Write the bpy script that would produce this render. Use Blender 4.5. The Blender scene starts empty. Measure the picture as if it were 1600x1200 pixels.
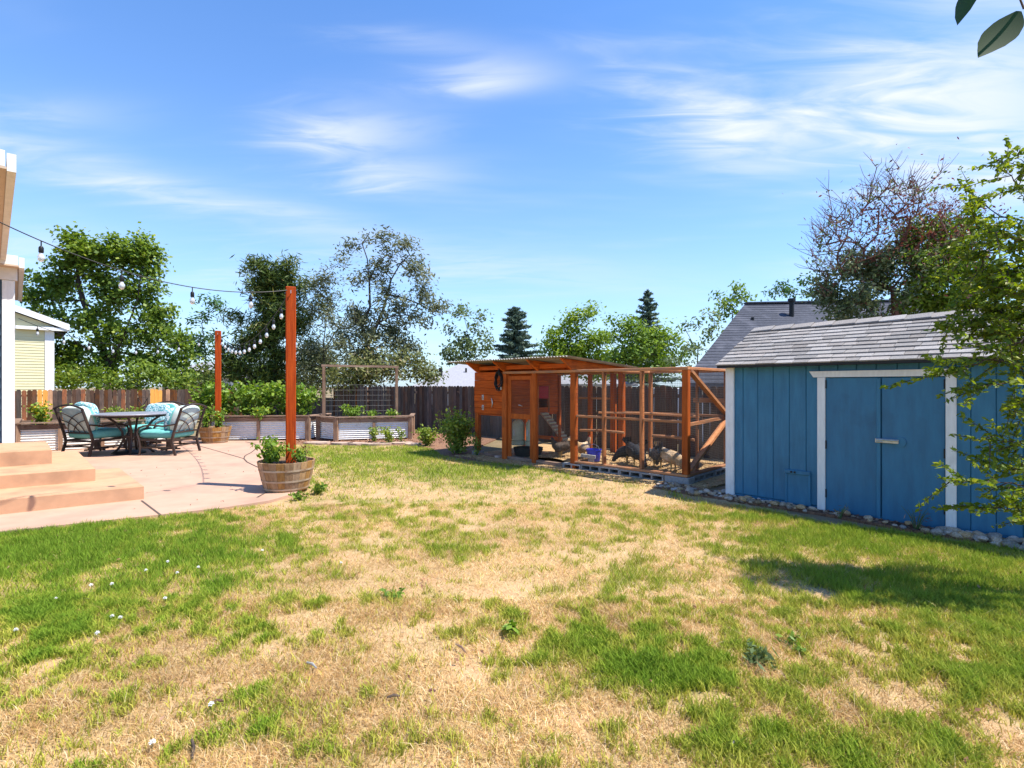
import bpy, math, random
import numpy as np
from mathutils import Vector, Matrix

rng = np.random.default_rng(7)
random.seed(7)
R = math.radians
SC = bpy.context.scene
COL = SC.collection

# ------------------------------------------------------------------ camera
CAM_H, FPX, HZ = 1.5, 800.0, 603.0        # eye height (m), focal length and horizon row in photo pixels
cam = bpy.data.cameras.new('camera'); cam_o = bpy.data.objects.new('camera', cam); COL.objects.link(cam_o)
cam_o.location = (0, 0, CAM_H); cam_o.rotation_euler = (R(90), 0, 0)
cam.sensor_width = 36; cam.lens = 18; cam.shift_y = 3/1600; cam.clip_start = .05; cam.clip_end = 2000
SC.camera = cam_o

# ------------------------------------------------------------------ light
SUN = Vector((1.0, -.24, 0)).normalized()
EL = R(62)
sun_dir = Vector((SUN.x*math.cos(EL), SUN.y*math.cos(EL), math.sin(EL)))
sl = bpy.data.lights.new('sun', 'SUN'); sl.energy = 3.9; sl.angle = R(.55); sl.color = (1, .95, .86)
so = bpy.data.objects.new('sun', sl); COL.objects.link(so)
so.rotation_euler = (-sun_dir).to_track_quat('-Z', 'Y').to_euler()
SC.view_settings.view_transform = 'Standard'; SC.view_settings.look = 'None'
SC.view_settings.exposure = 1.2; SC.view_settings.gamma = 1.0
SC.view_settings.use_curve_mapping = False
SC.render.engine = 'CYCLES'
SC.cycles.max_bounces = 5; SC.cycles.diffuse_bounces = 3; SC.cycles.transparent_max_bounces = 4; SC.cycles.sample_clamp_indirect = 6
SC.cycles.use_denoising = True

def G(px, py):
    """ground point seen at a photo pixel"""
    d = CAM_H*FPX/(py-HZ)
    return ((px-800)*d/FPX, d)
def AT(px, py, Y):
    """point at depth Y seen at a photo pixel"""
    return np.array(((px-800)*Y/FPX, Y, CAM_H-(py-HZ)*Y/FPX))

# ------------------------------------------------------------------ sky
W = bpy.data.worlds.new('World'); SC.world = W; W.use_nodes = True
W.cycles.sampling_method = 'MANUAL'; W.cycles.sample_map_resolution = 256
nt = W.node_tree; nt.nodes.clear()
def N(nt, typ, **kw):
    n = nt.nodes.new(typ)
    for k, v in kw.items(): setattr(n, k, v)
    return n
def L(nt, a, b): nt.links.new(a, b)
def math_node(nt, op, a, b=None, c=None, clamp=False):
    n = N(nt, 'ShaderNodeMath', operation=op); n.use_clamp = clamp
    for i, v in enumerate((a, b, c)):
        if v is None: continue
        if isinstance(v, (int, float)): n.inputs[i].default_value = v
        else: L(nt, v, n.inputs[i])
    return n.outputs[0]
sky = N(nt, 'ShaderNodeTexSky', sky_type='NISHITA'); sky.sun_disc = False
sky.sun_elevation = EL; sky.sun_rotation = math.atan2(SUN.x, SUN.y)
sky.altitude = 1700; sky.air_density = 1.0; sky.dust_density = .05; sky.ozone_density = 2.2
hs = N(nt, 'ShaderNodeHueSaturation'); hs.inputs['Saturation'].default_value = 1.22; hs.inputs['Value'].default_value = .96
hs.inputs['Hue'].default_value = .505
L(nt, sky.outputs[0], hs.inputs['Color'])
tc = N(nt, 'ShaderNodeTexCoord'); sep = N(nt, 'ShaderNodeSeparateXYZ'); L(nt, tc.outputs['Generated'], sep.inputs[0])
zz = math_node(nt, 'ADD', math_node(nt, 'MAXIMUM', sep.outputs[2], 0.0), .10)
cmb = N(nt, 'ShaderNodeCombineXYZ')
L(nt, math_node(nt, 'DIVIDE', sep.outputs[0], zz), cmb.inputs[0]); L(nt, math_node(nt, 'DIVIDE', sep.outputs[1], zz), cmb.inputs[1])
def layer_pt(px, py):
    v = np.array(((px-800)/FPX, 1.0, (HZ-py)/FPX)); v /= np.linalg.norm(v)
    return v[:2]/(max(v[2], 0)+.10)
def streaks(sx, sy, rot, detail, dist, loc=(0, 0, 0)):
    m = N(nt, 'ShaderNodeMapping'); m.inputs['Scale'].default_value = (sx, sy, 1); m.inputs['Rotation'].default_value = (0, 0, rot)
    m.inputs['Location'].default_value = loc
    L(nt, cmb.outputs[0], m.inputs[0])
    n = N(nt, 'ShaderNodeTexNoise'); n.inputs['Scale'].default_value = 1; n.inputs['Detail'].default_value = detail
    n.inputs['Roughness'].default_value = .55; n.inputs['Distortion'].default_value = dist
    L(nt, m.outputs[0], n.inputs['Vector']); return n.outputs['Fac']
fine = streaks(2.1, 7.5, R(10), 9, 1.3)
soft = streaks(.55, 1.5, R(18), 4, .4, (3.1, 1.7, 0))
def ramp(nt, fac, lo, hi):
    n = N(nt, 'ShaderNodeMapRange'); n.interpolation_type = 'SMOOTHSTEP'
    n.inputs['From Min'].default_value = lo; n.inputs['From Max'].default_value = hi
    L(nt, fac, n.inputs[0]); return n.outputs[0]
acc = math_node(nt, 'MULTIPLY', ramp(nt, soft, .50, .85), math_node(nt, 'MULTIPLY_ADD', fine, .5, .15))   # thin veil all over the sky
sx = N(nt, 'ShaderNodeSeparateXYZ'); L(nt, cmb.outputs[0], sx.inputs[0])
wob = math_node(nt, 'MULTIPLY_ADD', soft, 2.6, -1.3); wob2 = math_node(nt, 'MULTIPLY_ADD', fine, 1.5, -.75)
wisp = math_node(nt, 'MULTIPLY_ADD', fine, 1.9, -.30)
for (px, py, rx, ry, tilt, amp) in [   # cirrus wisps
        (772, 136, 150, 40, 3, .55), (545, 224, 170, 50, 5, .58), (630, 276, 150, 34, 5, .42), (660, 84, 170, 36, -3, .20),
        (1140, 205, 190, 66, -12, .52), (1340, 185, 380, 90, 6, .40), (1570, 130, 330, 190, 8, .46), (1570, 260, 330, 110, 4, .42),
        (60, 178, 200, 40, -3, .26), (190, 275, 460, 46, -16, .34), (480, 350, 360, 44, -12, .22), (800, 430, 460, 60, -3, .26), (40, 395, 180, 60, 0, .3)]:
    c = layer_pt(px, py); t = math.tan(R(tilt))
    a = layer_pt(px+rx*.5, py-rx*.5*t)-layer_pt(px-rx*.5, py+rx*.5*t)
    b = layer_pt(px, py-ry*.5)-layer_pt(px, py+ry*.5)
    M = np.linalg.inv(np.column_stack((a, b)))           # layer -> unit ellipse
    dx = math_node(nt, 'SUBTRACT', sx.outputs[0], float(c[0])); dy = math_node(nt, 'SUBTRACT', sx.outputs[1], float(c[1]))
    ua = math_node(nt, 'MULTIPLY_ADD', dx, float(M[0, 0]), math_node(nt, 'MULTIPLY_ADD', dy, float(M[0, 1]), wob2))
    ub = math_node(nt, 'MULTIPLY_ADD', dx, float(M[1, 0]), math_node(nt, 'MULTIPLY_ADD', dy, float(M[1, 1]), wob))
    rr = math_node(nt, 'MULTIPLY_ADD', ua, ua, math_node(nt, 'MULTIPLY', ub, ub))
    g_ = math_node(nt, 'EXPONENT', math_node(nt, 'MULTIPLY', rr, -2.4))
    acc = math_node(nt, 'MULTIPLY_ADD', g_, math_node(nt, 'MULTIPLY', wisp, amp*1.5), acc)
acc = math_node(nt, 'MULTIPLY', acc, 1.0, clamp=True)
mx = N(nt, 'ShaderNodeMix', data_type='RGBA'); L(nt, acc, mx.inputs['Factor'])
hz_ = math_node(nt, 'MULTIPLY', math_node(nt, 'EXPONENT', math_node(nt, 'MULTIPLY', math_node(nt, 'MAXIMUM', sep.outputs[2], 0.0), -4.5)), .92)
hm = N(nt, 'ShaderNodeMix', data_type='RGBA'); L(nt, hz_, hm.inputs['Factor']); L(nt, hs.outputs[0], hm.inputs[6]); hm.inputs[7].default_value = (1.62, 2.25, 2.85, 1)   # pale summer haze low in the sky
L(nt, hm.outputs[2], mx.inputs[6]); mx.inputs[7].default_value = (2.75, 2.95, 3.2, 1)
bg = N(nt, 'ShaderNodeBackground'); bg.inputs['Strength'].default_value = .15
L(nt, mx.outputs[2], bg.inputs[0]); wo = N(nt, 'ShaderNodeOutputWorld'); L(nt, bg.outputs[0], wo.inputs[0])

# ------------------------------------------------------------------ materials
MATS = {}
def mat(name, c1, c2=None, rough=.75, scale=8, stretch=(1, 1, 1), contrast=(.35, .65), bump=.0, bscale=None, rnd=.0, hue=.0,
        metal=0, spec=.35, c3=None, s3=1.5, k3=(.5, .7), detail=6, sheen=0, world=False, transl=0, alpha=1):
    m = bpy.data.materials.new(name); m.use_nodes = True; MATS[name] = m
    t = m.node_tree; t.nodes.clear()
    out = N(t, 'ShaderNodeOutputMaterial'); b = N(t, 'ShaderNodeBsdfPrincipled')
    L(t, b.outputs[0], out.inputs[0])
    b.inputs['Roughness'].default_value = rough; b.inputs['Metallic'].default_value = metal
    b.inputs['Specular IOR Level'].default_value = spec
    oi = N(t, 'ShaderNodeObjectInfo')
    if world:
        ge = N(t, 'ShaderNodeNewGeometry'); src = ge.outputs['Position']
    else:
        co = N(t, 'ShaderNodeTexCoord')
        va = N(t, 'ShaderNodeVectorMath', operation='MULTIPLY_ADD')
        cr = N(t, 'ShaderNodeCombineXYZ')
        for i in range(3): L(t, oi.outputs['Random'], cr.inputs[i])
        L(t, cr.outputs[0], va.inputs[0]); va.inputs[1].default_value = (37, 53, 71); L(t, co.outputs['Object'], va.inputs[2])
        src = va.outputs[0]
    mp = N(t, 'ShaderNodeMapping'); mp.inputs['Scale'].default_value = stretch; L(t, src, mp.inputs[0])
    no = N(t, 'ShaderNodeTexNoise'); no.inputs['Scale'].default_value = scale; no.inputs['Detail'].default_value = detail
    no.inputs['Roughness'].default_value = .62
    L(t, mp.outputs[0], no.inputs['Vector'])
    mr = N(t, 'ShaderNodeMapRange'); mr.inputs['From Min'].default_value = contrast[0]; mr.inputs['From Max'].default_value = contrast[1]
    L(t, no.outputs['Fac'], mr.inputs[0])
    mixn = N(t, 'ShaderNodeMix', data_type='RGBA'); L(t, mr.outputs[0], mixn.inputs['Factor'])
    c2 = c2 or tuple(x*.75 for x in c1)
    mixn.inputs[6].default_value = (*c2, 1); mixn.inputs[7].default_value = (*c1, 1)
    colr = mixn.outputs[2]
    if c3:
        n3 = N(t, 'ShaderNodeTexNoise'); n3.inputs['Scale'].default_value = s3; n3.inputs['Detail'].default_value = 5; L(t, src, n3.inputs['Vector'])
        r3 = N(t, 'ShaderNodeMapRange'); r3.inputs['From Min'].default_value = k3[0]; r3.inputs['From Max'].default_value = k3[1]
        L(t, n3.outputs['Fac'], r3.inputs[0])
        m3 = N(t, 'ShaderNodeMix', data_type='RGBA'); L(t, r3.outputs[0], m3.inputs['Factor']); L(t, colr, m3.inputs[6])
        m3.inputs[7].default_value = (*c3, 1); colr = m3.outputs[2]
    if rnd or hue:
        h = N(t, 'ShaderNodeHueSaturation'); L(t, colr, h.inputs['Color'])
        v = N(t, 'ShaderNodeMapRange'); v.inputs['To Min'].default_value = 1-rnd; v.inputs['To Max'].default_value = 1+rnd
        L(t, oi.outputs['Random'], v.inputs[0]); L(t, v.outputs[0], h.inputs['Value'])
        if hue:
            fr = math_node(t, 'FRACT', math_node(t, 'MULTIPLY', oi.outputs['Random'], 17.3))
            v2 = N(t, 'ShaderNodeMapRange'); v2.inputs['To Min'].default_value = 1-hue; v2.inputs['To Max'].default_value = 1+hue
            L(t, fr, v2.inputs[0]); L(t, v2.outputs[0], h.inputs['Saturation'])
        colr = h.outputs[0]
    L(t, colr, b.inputs['Base Color'])
    if bump:
        nb = no
        if bscale:
            nb = N(t, 'ShaderNodeTexNoise'); nb.inputs['Scale'].default_value = bscale; nb.inputs['Detail'].default_value = 4; L(t, mp.outputs[0], nb.inputs['Vector'])
        bu = N(t, 'ShaderNodeBump'); bu.inputs['Strength'].default_value = bump; bu.inputs['Distance'].default_value = .02
        L(t, nb.outputs['Fac'], bu.inputs['Height']); L(t, bu.outputs[0], b.inputs['Normal'])
    if alpha < 1:
        b.inputs['Transmission Weight'].default_value = 1-alpha
    return m

def leaf_mat(name, dark, light, transl=.35, third=None, rough=.5):
    """foliage: per-leaf tint attribute mixes two or three greens"""
    m = bpy.data.materials.new(name); m.use_nodes = True; MATS[name] = m
    t = m.node_tree; t.nodes.clear()
    out = N(t, 'ShaderNodeOutputMaterial'); b = N(t, 'ShaderNodeBsdfPrincipled'); tr = N(t, 'ShaderNodeBsdfTranslucent')
    b.inputs['Roughness'].default_value = rough; b.inputs['Specular IOR Level'].default_value = .3
    at = N(t, 'ShaderNodeAttribute'); at.attribute_name = 'tint'
    cr = N(t, 'ShaderNodeValToRGB'); e = cr.color_ramp.elements
    e[0].color = (*dark, 1); e[1].color = (*light, 1)
    if third:
        e[1].position = .86; x = e.new(1.0); x.color = (*third, 1)
    L(t, at.outputs['Fac'], cr.inputs[0]); L(t, cr.outputs[0], b.inputs['Base Color'])
    g = N(t, 'ShaderNodeHueSaturation'); g.inputs['Value'].default_value = 1.15; g.inputs['Saturation'].default_value = 1.1; g.inputs['Hue'].default_value = .49
    L(t, cr.outputs[0], g.inputs['Color']); L(t, g.outputs[0], tr.inputs[0])
    ms = N(t, 'ShaderNodeMixShader'); ms.inputs[0].default_value = transl
    L(t, b.outputs[0], ms.inputs[1]); L(t, tr.outputs[0], ms.inputs[2]); L(t, ms.outputs[0], out.inputs[0])
    return m

def colour_attr_mat(name, attr, rough=.8, transl=.25, noise=0):
    m = bpy.data.materials.new(name); m.use_nodes = True; MATS[name] = m
    t = m.node_tree; t.nodes.clear()
    out = N(t, 'ShaderNodeOutputMaterial'); b = N(t, 'ShaderNodeBsdfPrincipled'); tr = N(t, 'ShaderNodeBsdfTranslucent')
    b.inputs['Roughness'].default_value = rough; b.inputs['Specular IOR Level'].default_value = .2
    at = N(t, 'ShaderNodeAttribute'); at.attribute_name = attr
    L(t, at.outputs['Color'], b.inputs['Base Color']); L(t, at.outputs['Color'], tr.inputs[0])
    ms = N(t, 'ShaderNodeMixShader'); ms.inputs[0].default_value = transl
    L(t, b.outputs[0], ms.inputs[1]); L(t, tr.outputs[0], ms.inputs[2]); L(t, ms.outputs[0], out.inputs[0])
    return m

# real-world surface colours
M = MATS
GR = (14, 14, .9)      # grain along z
GX = (.9, 14, 14)      # grain along x
GY = (14, .9, 14)
mat('patio', (.50, .315, .225), (.435, .265, .185), .8, 3.2, contrast=(.3, .7), bump=.05, bscale=90, world=True, c3=(.33, .215, .155), s3=1.3, k3=(.50, .80), detail=10)
mat('step', (.56, .32, .185), (.47, .265, .15), .8, 6, contrast=(.3, .7), bump=.12, bscale=110, world=True, c3=(.30, .175, .105), s3=2.2, k3=(.50, .80), detail=10)
mat('joint', (.10, .075, .06), rough=.9)
mat('soil', (.10, .06, .035), (.05, .03, .02), .95, 30, bump=.6)
mat('mulch', (.30, .16, .09), (.14, .07, .045), .95, 26, bump=.8, world=True)
mat('chips', (.60, .40, .19), (.34, .20, .09), .95, 34, bump=.8, world=True)
mat('shed_blue', (.036, .188, .318), (.026, .146, .258), .5, 5, (3, 3, .5), bump=.10, bscale=22, c3=(.020, .112, .195), s3=2.1, k3=(.55, .85), spec=.45)
mat('door_blue', (.024, .168, .305), (.018, .130, .245), .45, 4, (3, 3, .6), bump=.07, bscale=16, c3=(.014, .085, .165), s3=2.6, k3=(.58, .85), spec=.5)
mat('white_paint', (.84, .83, .81), (.75, .74, .72), .55, 9, (5, 5, .7), bump=.12, bscale=40, c3=(.55, .53, .50), s3=4, k3=(.63, .9))
mat('shingle', (.33, .305, .285), (.20, .185, .175), .95, 60, contrast=(.3, .7), bump=.5, bscale=160, rnd=.26, hue=.3)
mat('slate_roof', (.066, .072, .094), (.042, .046, .061), .95, 14, (1, 1, 3), bump=.5, world=True, c3=(.095, .10, .125), s3=2.2)
mat('pale_roof', (.33, .335, .37), (.27, .27, .30), .95, 9, (1, 1, 3), bump=.4, world=True)
mat('redwood', (.54, .130, .024), (.35, .072, .014), .65, 3, GR, bump=.25, c3=(.16, .045, .018), s3=3, k3=(.55, .85), rnd=.15, spec=.12)
mat('redwood_x', (.66, .130, .018), (.42, .070, .010), .7, 3, GX, bump=.3, c3=(.17, .05, .022), s3=3, k3=(.52, .85), rnd=.18, spec=.12)
mat('redwood_y', (.66, .150, .022), (.42, .080, .012), .7, 3, GY, bump=.3, c3=(.17, .055, .026), s3=3, k3=(.52, .85), rnd=.15, spec=.12)
mat('stud', (.52, .205, .080), (.36, .13, .05), .75, 3, GR, bump=.3, c3=(.22, .13, .085), s3=3, k3=(.52, .85), rnd=.2, spec=.12)
mat('stud_x', (.54, .255, .12), (.38, .16, .07), .75, 3, GX, bump=.3, c3=(.25, .165, .12), s3=3, k3=(.5, .8), rnd=.2, spec=.12)
mat('stud_y', (.54, .245, .11), (.38, .15, .065), .75, 3, GY, bump=.3, c3=(.25, .16, .11), s3=3, k3=(.5, .8), rnd=.2, spec=.12)
mat('old_wood', (.36, .235, .16), (.20, .115, .075), .85, 3, GR, bump=.35, c3=(.14, .075, .045), s3=4, k3=(.5, .8), rnd=.2, spec=.12)
mat('old_wood_x', (.34, .235, .17), (.20, .12, .08), .85, 3, GX, bump=.35, c3=(.15, .085, .055), s3=4, k3=(.5, .8), rnd=.2, spec=.12)
mat('post_red', (.46, .072, .009), (.25, .030, .004), .6, 3.2, (16, 16, .7), bump=.18, c3=(.17, .030, .010), s3=5, k3=(.6, .9), spec=.12)
mat('picket_dark', (.105, .056, .036), (.038, .022, .016), .9, 3, (11, 11, 1.2), contrast=(.3, .68), bump=.45, c3=(.15, .068, .036), s3=2.2, k3=(.52, .78), rnd=.38, hue=.45)
mat('picket_grey', (.118, .090, .072), (.048, .036, .029), .9, 3, (11, 11, 1.2), contrast=(.3, .68), bump=.45, c3=(.17, .085, .048), s3=1.4, k3=(.54, .8), rnd=.30, hue=.5)
mat('picket_rust', (.33, .115, .045), (.15, .055, .03), .9, 3, (11, 11, 1.2), bump=.4, c3=(.09, .055, .04), s3=3, k3=(.5, .75), rnd=.15)
mat('picket_new', (.78, .36, .075), (.64, .27, .05), .75, 3, (9, 9, 1), bump=.2, rnd=.1)
mat('picket_tan', (.58, .33, .19), (.42, .22, .12), .8, 3, (9, 9, 1), bump=.25, c3=(.25, .14, .09), s3=4)
mat('galvanised', (.88, .87, .84), (.76, .75, .72), .45, 16, (1, 1, 1), metal=.0, spec=.5, c3=(.62, .60, .56), s3=6, k3=(.6, .9))
mat('corrugated', (.40, .385, .36), (.26, .245, .225), .7, 4, (1, 1, 1), bump=.1, c3=(.26, .20, .15), s3=2.5, k3=(.48, .75))
mat('wire', (.17, .165, .155), rough=.55, metal=.5)
mat('concrete', (.36, .35, .335), (.25, .24, .23), .95, 22, bump=.4, rnd=.15)
mat('stave', (.44, .27, .125), (.23, .125, .055), .8, 3, (9, 9, 1.1), contrast=(.3, .7), bump=.35, c3=(.14, .08, .045), s3=5, k3=(.55, .85), rnd=.2, hue=.2)
mat('hoop', (.52, .42, .31), (.36, .27, .19), .7, 9, metal=.15, c3=(.30, .17, .09), s3=7)
mat('bronze', (.075, .050, .040), (.05, .034, .028), .42, 9, spec=.5, metal=.35)
mat('teal', (.16, .47, .44), (.125, .40, .375), .85, 14, bump=.12, bscale=7, spec=.2)
mat('pale_teal', (.60, .71, .66), (.50, .62, .58), .9, 10, bump=.12, bscale=7, spec=.2)
mat('pattern', (.66, .78, .80), (.06, .27, .33), .9, 34, contrast=(.47, .53), detail=2, spec=.2, c3=(.10, .42, .46), s3=46, k3=(.56, .62))
mat('table_top', (.36, .36, .40), (.28, .28, .32), .35, 22, spec=.5, metal=.25)
mat('rubber', (.012, .012, .013), rough=.5)
mat('glass_bulb', (.85, .86, .86), rough=.12, spec=.6, alpha=.6)
mat('blue_plastic', (.012, .03, .50), (.010, .025, .42), .35, 8, spec=.5)
mat('red_plastic', (.52, .012, .02), (.43, .010, .016), .45, 8)
mat('feeder', (.74, .72, .50), (.62, .60, .40), .6, 8)
mat('steel', (.62, .60, .55), (.40, .38, .34), .38, 30, metal=.7)
mat('stone', (.50, .37, .26), (.30, .21, .14), .9, 9, bump=.3, rnd=.35, hue=.5, c3=(.56, .47, .37), s3=7, spec=.15)
mat('flag', (.50, .37, .29), (.38, .27, .21), .9, 9, bump=.35, rnd=.2)
mat('siding_yellow', (.72, .66, .40), (.64, .58, .34), .7, 4, (.5, .5, 6))
mat('siding_blue', (.055, .115, .17), (.042, .09, .135), .6, 4, (.6, .6, 5))
mat('soffit', (.58, .44, .32), (.51, .385, .275), .7, 5)
mat('trim_cream', (.76, .72, .66), (.67, .63, .57), .6, 7, bump=.05)
mat('house_white', (.72, .73, .76), (.62, .63, .66), .7, 5)
mat('bark', (.105, .075, .055), (.04, .028, .022), .95, 6, (3, 3, .7), bump=.7)
mat('bark_olive', (.115, .095, .082), (.05, .04, .034), .95, 6, (3, 3, .7), bump=.7)
mat('bark_red', (.20, .090, .070), (.10, .050, .042), .95, 6, (3, 3, .7), bump=.5)
mat('stem', (.10, .16, .05), (.06, .10, .03), .8, 9)
mat('feather_black', (.020, .020, .024), (.008, .008, .010), .6, 26, bump=.4)
mat('feather_grey', (.16, .16, .17), (.04, .04, .045), .75, 40, contrast=(.42, .58), bump=.5)
mat('feather_buff', (.50, .33, .17), (.38, .22, .10), .8, 24, bump=.5, c3=(.62, .50, .36), s3=6)
mat('feather_brown', (.085, .05, .03), (.03, .02, .014), .7, 26, bump=.5, c3=(.16, .15, .15), s3=9, k3=(.55, .75))
mat('comb', (.45, .03, .02), rough=.6)
mat('beak', (.50, .33, .10), rough=.5)
leaf_mat('leaf_maple', (.075, .140, .020), (.215, .310, .045), .45, (.36, .42, .08))
leaf_mat('leaf_locust', (.040, .100, .022), (.095, .185, .045), .35)
leaf_mat('leaf_pine', (.030, .065, .014), (.110, .155, .028), .22, (.200, .190, .045))
leaf_mat('leaf_spruce', (.060, .100, .062), (.155, .210, .150), .2)
leaf_mat('leaf_olive', (.085, .100, .040), (.185, .205, .105), .32, (.30, .315, .21))
leaf_mat('leaf_olive_low', (.080, .110, .030), (.215, .225, .075), .32, (.40, .32, .17))
leaf_mat('leaf_airy', (.085, .130, .045), (.190, .250, .095), .38)
leaf_mat('leaf_lime', (.120, .205, .022), (.230, .340, .035), .4, (.33, .41, .06))
leaf_mat('leaf_mid', (.090, .170, .022), (.220, .330, .045), .42, (.26, .34, .06))
leaf_mat('leaf_greygreen', (.065, .105, .045), (.180, .225, .105), .35, (.29, .30, .18))
leaf_mat('leaf_rust', (.11, .035, .025), (.23, .085, .06), .25)
leaf_mat('leaf_near', (.080, .145, .014), (.230, .300, .034), .48, (.38, .41, .06))
leaf_mat('leaf_veg', (.100, .200, .020), (.250, .370, .045), .38, (.36, .42, .10))
leaf_mat('leaf_shrub', (.140, .220, .028), (.310, .390, .065), .42, (.36, .34, .10))
leaf_mat('petal_yellow', (.60, .42, .02), (.80, .62, .05), .3)
leaf_mat('petal_orange', (.60, .22, .03), (.75, .40, .08), .3)
leaf_mat('petal_white', (.75, .75, .70), (.88, .88, .84), .3)
leaf_mat('wood_chip', (.34, .20, .085), (.62, .42, .20), .0, (.74, .57, .33), rough=.9)
leaf_mat('bark_chip', (.12, .05, .03), (.30, .15, .085), .0, (.42, .27, .18), rough=.9)
colour_attr_mat('grass', 'col', .75, .3)

# ------------------------------------------------------------------ mesh helpers
class MB:
    def __init__(s): s.v = []; s.f = []; s.smooth = False
    def add(s, vs, fs):
        o = len(s.v); s.v.extend([tuple(map(float, p)) for p in vs]); s.f.extend([tuple(i+o for i in f) for f in fs]); return s
    def box(s, x0, x1, y0, y1, z0, z1):
        return s.add([(x0, y0, z0), (x1, y0, z0), (x1, y1, z0), (x0, y1, z0), (x0, y0, z1), (x1, y0, z1), (x1, y1, z1), (x0, y1, z1)],
                     [(3, 2, 1, 0), (4, 5, 6, 7), (0, 1, 5, 4), (1, 2, 6, 5), (2, 3, 7, 6), (3, 0, 4, 7)])
    def cbox(s, x0, x1, y0, y1, z0, z1, c=.006):
        """box with chamfered edges"""
        c = min(c, (x1-x0)*.45, (y1-y0)*.45, (z1-z0)*.45)
        vs = []
        for X in ((x0, x0+c), (x1, x1-c)):
            for Y in ((y0, y0+c), (y1, y1-c)):
                for Z in ((z0, z0+c), (z1, z1-c)):
                    vs += [(X[0], Y[1], Z[1]), (X[1], Y[0], Z[1]), (X[1], Y[1], Z[0])]
        i = lambda a, b, d, k: ((a*2+b)*2+d)*3+k
        fs = [(i(0,0,0,0), i(0,0,1,0), i(0,1,1,0), i(0,1,0,0)), (i(1,0,0,0), i(1,1,0,0), i(1,1,1,0), i(1,0,1,0)),
              (i(0,0,0,1), i(1,0,0,1), i(1,0,1,1), i(0,0,1,1)), (i(0,1,0,1), i(0,1,1,1), i(1,1,1,1), i(1,1,0,1)),
              (i(0,0,0,2), i(0,1,0,2), i(1,1,0,2), i(1,0,0,2)), (i(0,0,1,2), i(1,0,1,2), i(1,1,1,2), i(0,1,1,2))]
        for a in (0, 1):
            for b in (0, 1):
                fs.append((i(a,b,0,0), i(a,b,0,1), i(a,b,1,1), i(a,b,1,0)))
                fs.append((i(a,0,b,0), i(a,0,b,2), i(a,1,b,2), i(a,1,b,0)))
                fs.append((i(0,a,b,1), i(0,a,b,2), i(1,a,b,2), i(1,a,b,1)))
                for d in (0, 1): fs.append((i(a,b,d,0), i(a,b,d,1), i(a,b,d,2)))
        return s.add(vs, fs)
    def beam(s, p0, p1, w, h, up=(0, 0, 1)):
        p0, p1 = Vector(p0), Vector(p1); d = (p1-p0).normalized(); u = Vector(up)
        if abs(d.dot(u)) > .98: u = Vector((0, 1, 0))
        a = d.cross(u).normalized()*w/2; b = a.cross(d).normalized()*h/2
        vs = [p+x*a+y*b for p in (p0, p1) for x, y in ((-1, -1), (1, -1), (1, 1), (-1, 1))]
        return s.add(vs, [(0, 1, 2, 3), (7, 6, 5, 4), (0, 4, 5, 1), (1, 5, 6, 2), (2, 6, 7, 3), (3, 7, 4, 0)])
    def tube(s, pts, rad, n=6, cap=True):
        pts = [Vector(p) for p in pts]
        if not hasattr(rad, '__len__'): rad = [rad]*len(pts)
        vs = []; fs = []; prev = None
        for k, p in enumerate(pts):
            d = (pts[min(k+1, len(pts)-1)]-pts[max(k-1, 0)])
            d = d.normalized() if d.length > 1e-9 else Vector((0, 0, 1))
            if prev is None:
                u = Vector((0, 0, 1)) if abs(d.z) < .9 else Vector((1, 0, 0))
                a = d.cross(u).normalized()
            else:
                a = (prev-d*prev.dot(d)); a = a.normalized() if a.length > 1e-6 else d.cross(Vector((0, 0, 1))).normalized()
            prev = a; b = d.cross(a)
            for j in range(n):
                t = 2*math.pi*j/n; vs.append(p+(a*math.cos(t)+b*math.sin(t))*rad[k])
        for k in range(len(pts)-1):
            for j in range(n): fs.append((k*n+j, k*n+(j+1) % n, (k+1)*n+(j+1) % n, (k+1)*n+j))
        if cap:
            fs.append(tuple(range(n))[::-1]); fs.append(tuple((len(pts)-1)*n+j for j in range(n)))
        s.smooth = True
        return s.add(vs, fs)
    def prism(s, poly, z0, z1):
        n = len(poly)
        return s.add([(x, y, z0) for x, y in poly]+[(x, y, z1) for x, y in poly],
                     [tuple(range(n))[::-1], tuple(range(n, 2*n))]+[(i, (i+1) % n, n+(i+1) % n, n+i) for i in range(n)])
    def lathe(s, prof, n=24, a0=0, a1=2*math.pi, c=(0, 0)):
        full = abs(a1-a0-2*math.pi) < 1e-6; m = n if full else n+1
        vs = [(c[0]+r*math.cos(a0+(a1-a0)*j/n), c[1]+r*math.sin(a0+(a1-a0)*j/n), z) for r, z in prof for j in range(m)]
        fs = []
        for k in range(len(prof)-1):
            for j in range(n):
                q = (j+1) % m; fs.append((k*m+j, k*m+q, (k+1)*m+q, (k+1)*m+j))
        s.smooth = True
        return s.add(vs, fs)
    def pad(s, c, half, n=9, p=4.5, mtx=None):
        """cushion: rounded box"""
        vs = []; fs = []
        m = 2*n
        for i in range(n+1):
            th = math.pi*(i/n-.5)
            for j in range(m):
                ph = 2*math.pi*j/m
                q = lambda x: math.copysign(abs(x)**(2/p), x)
                v = Vector((half[0]*q(math.cos(th))*q(math.cos(ph)), half[1]*q(math.cos(th))*q(math.sin(ph)), half[2]*math.copysign(abs(math.sin(th))**(2/2.6), math.sin(th))))
                if mtx is not None: v = mtx @ v
                vs.append(v+Vector(c))
        for i in range(n):
            for j in range(m): fs.append((i*m+j, i*m+(j+1) % m, (i+1)*m+(j+1) % m, (i+1)*m+j))
        s.smooth = True
        return s.add(vs, fs)
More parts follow.
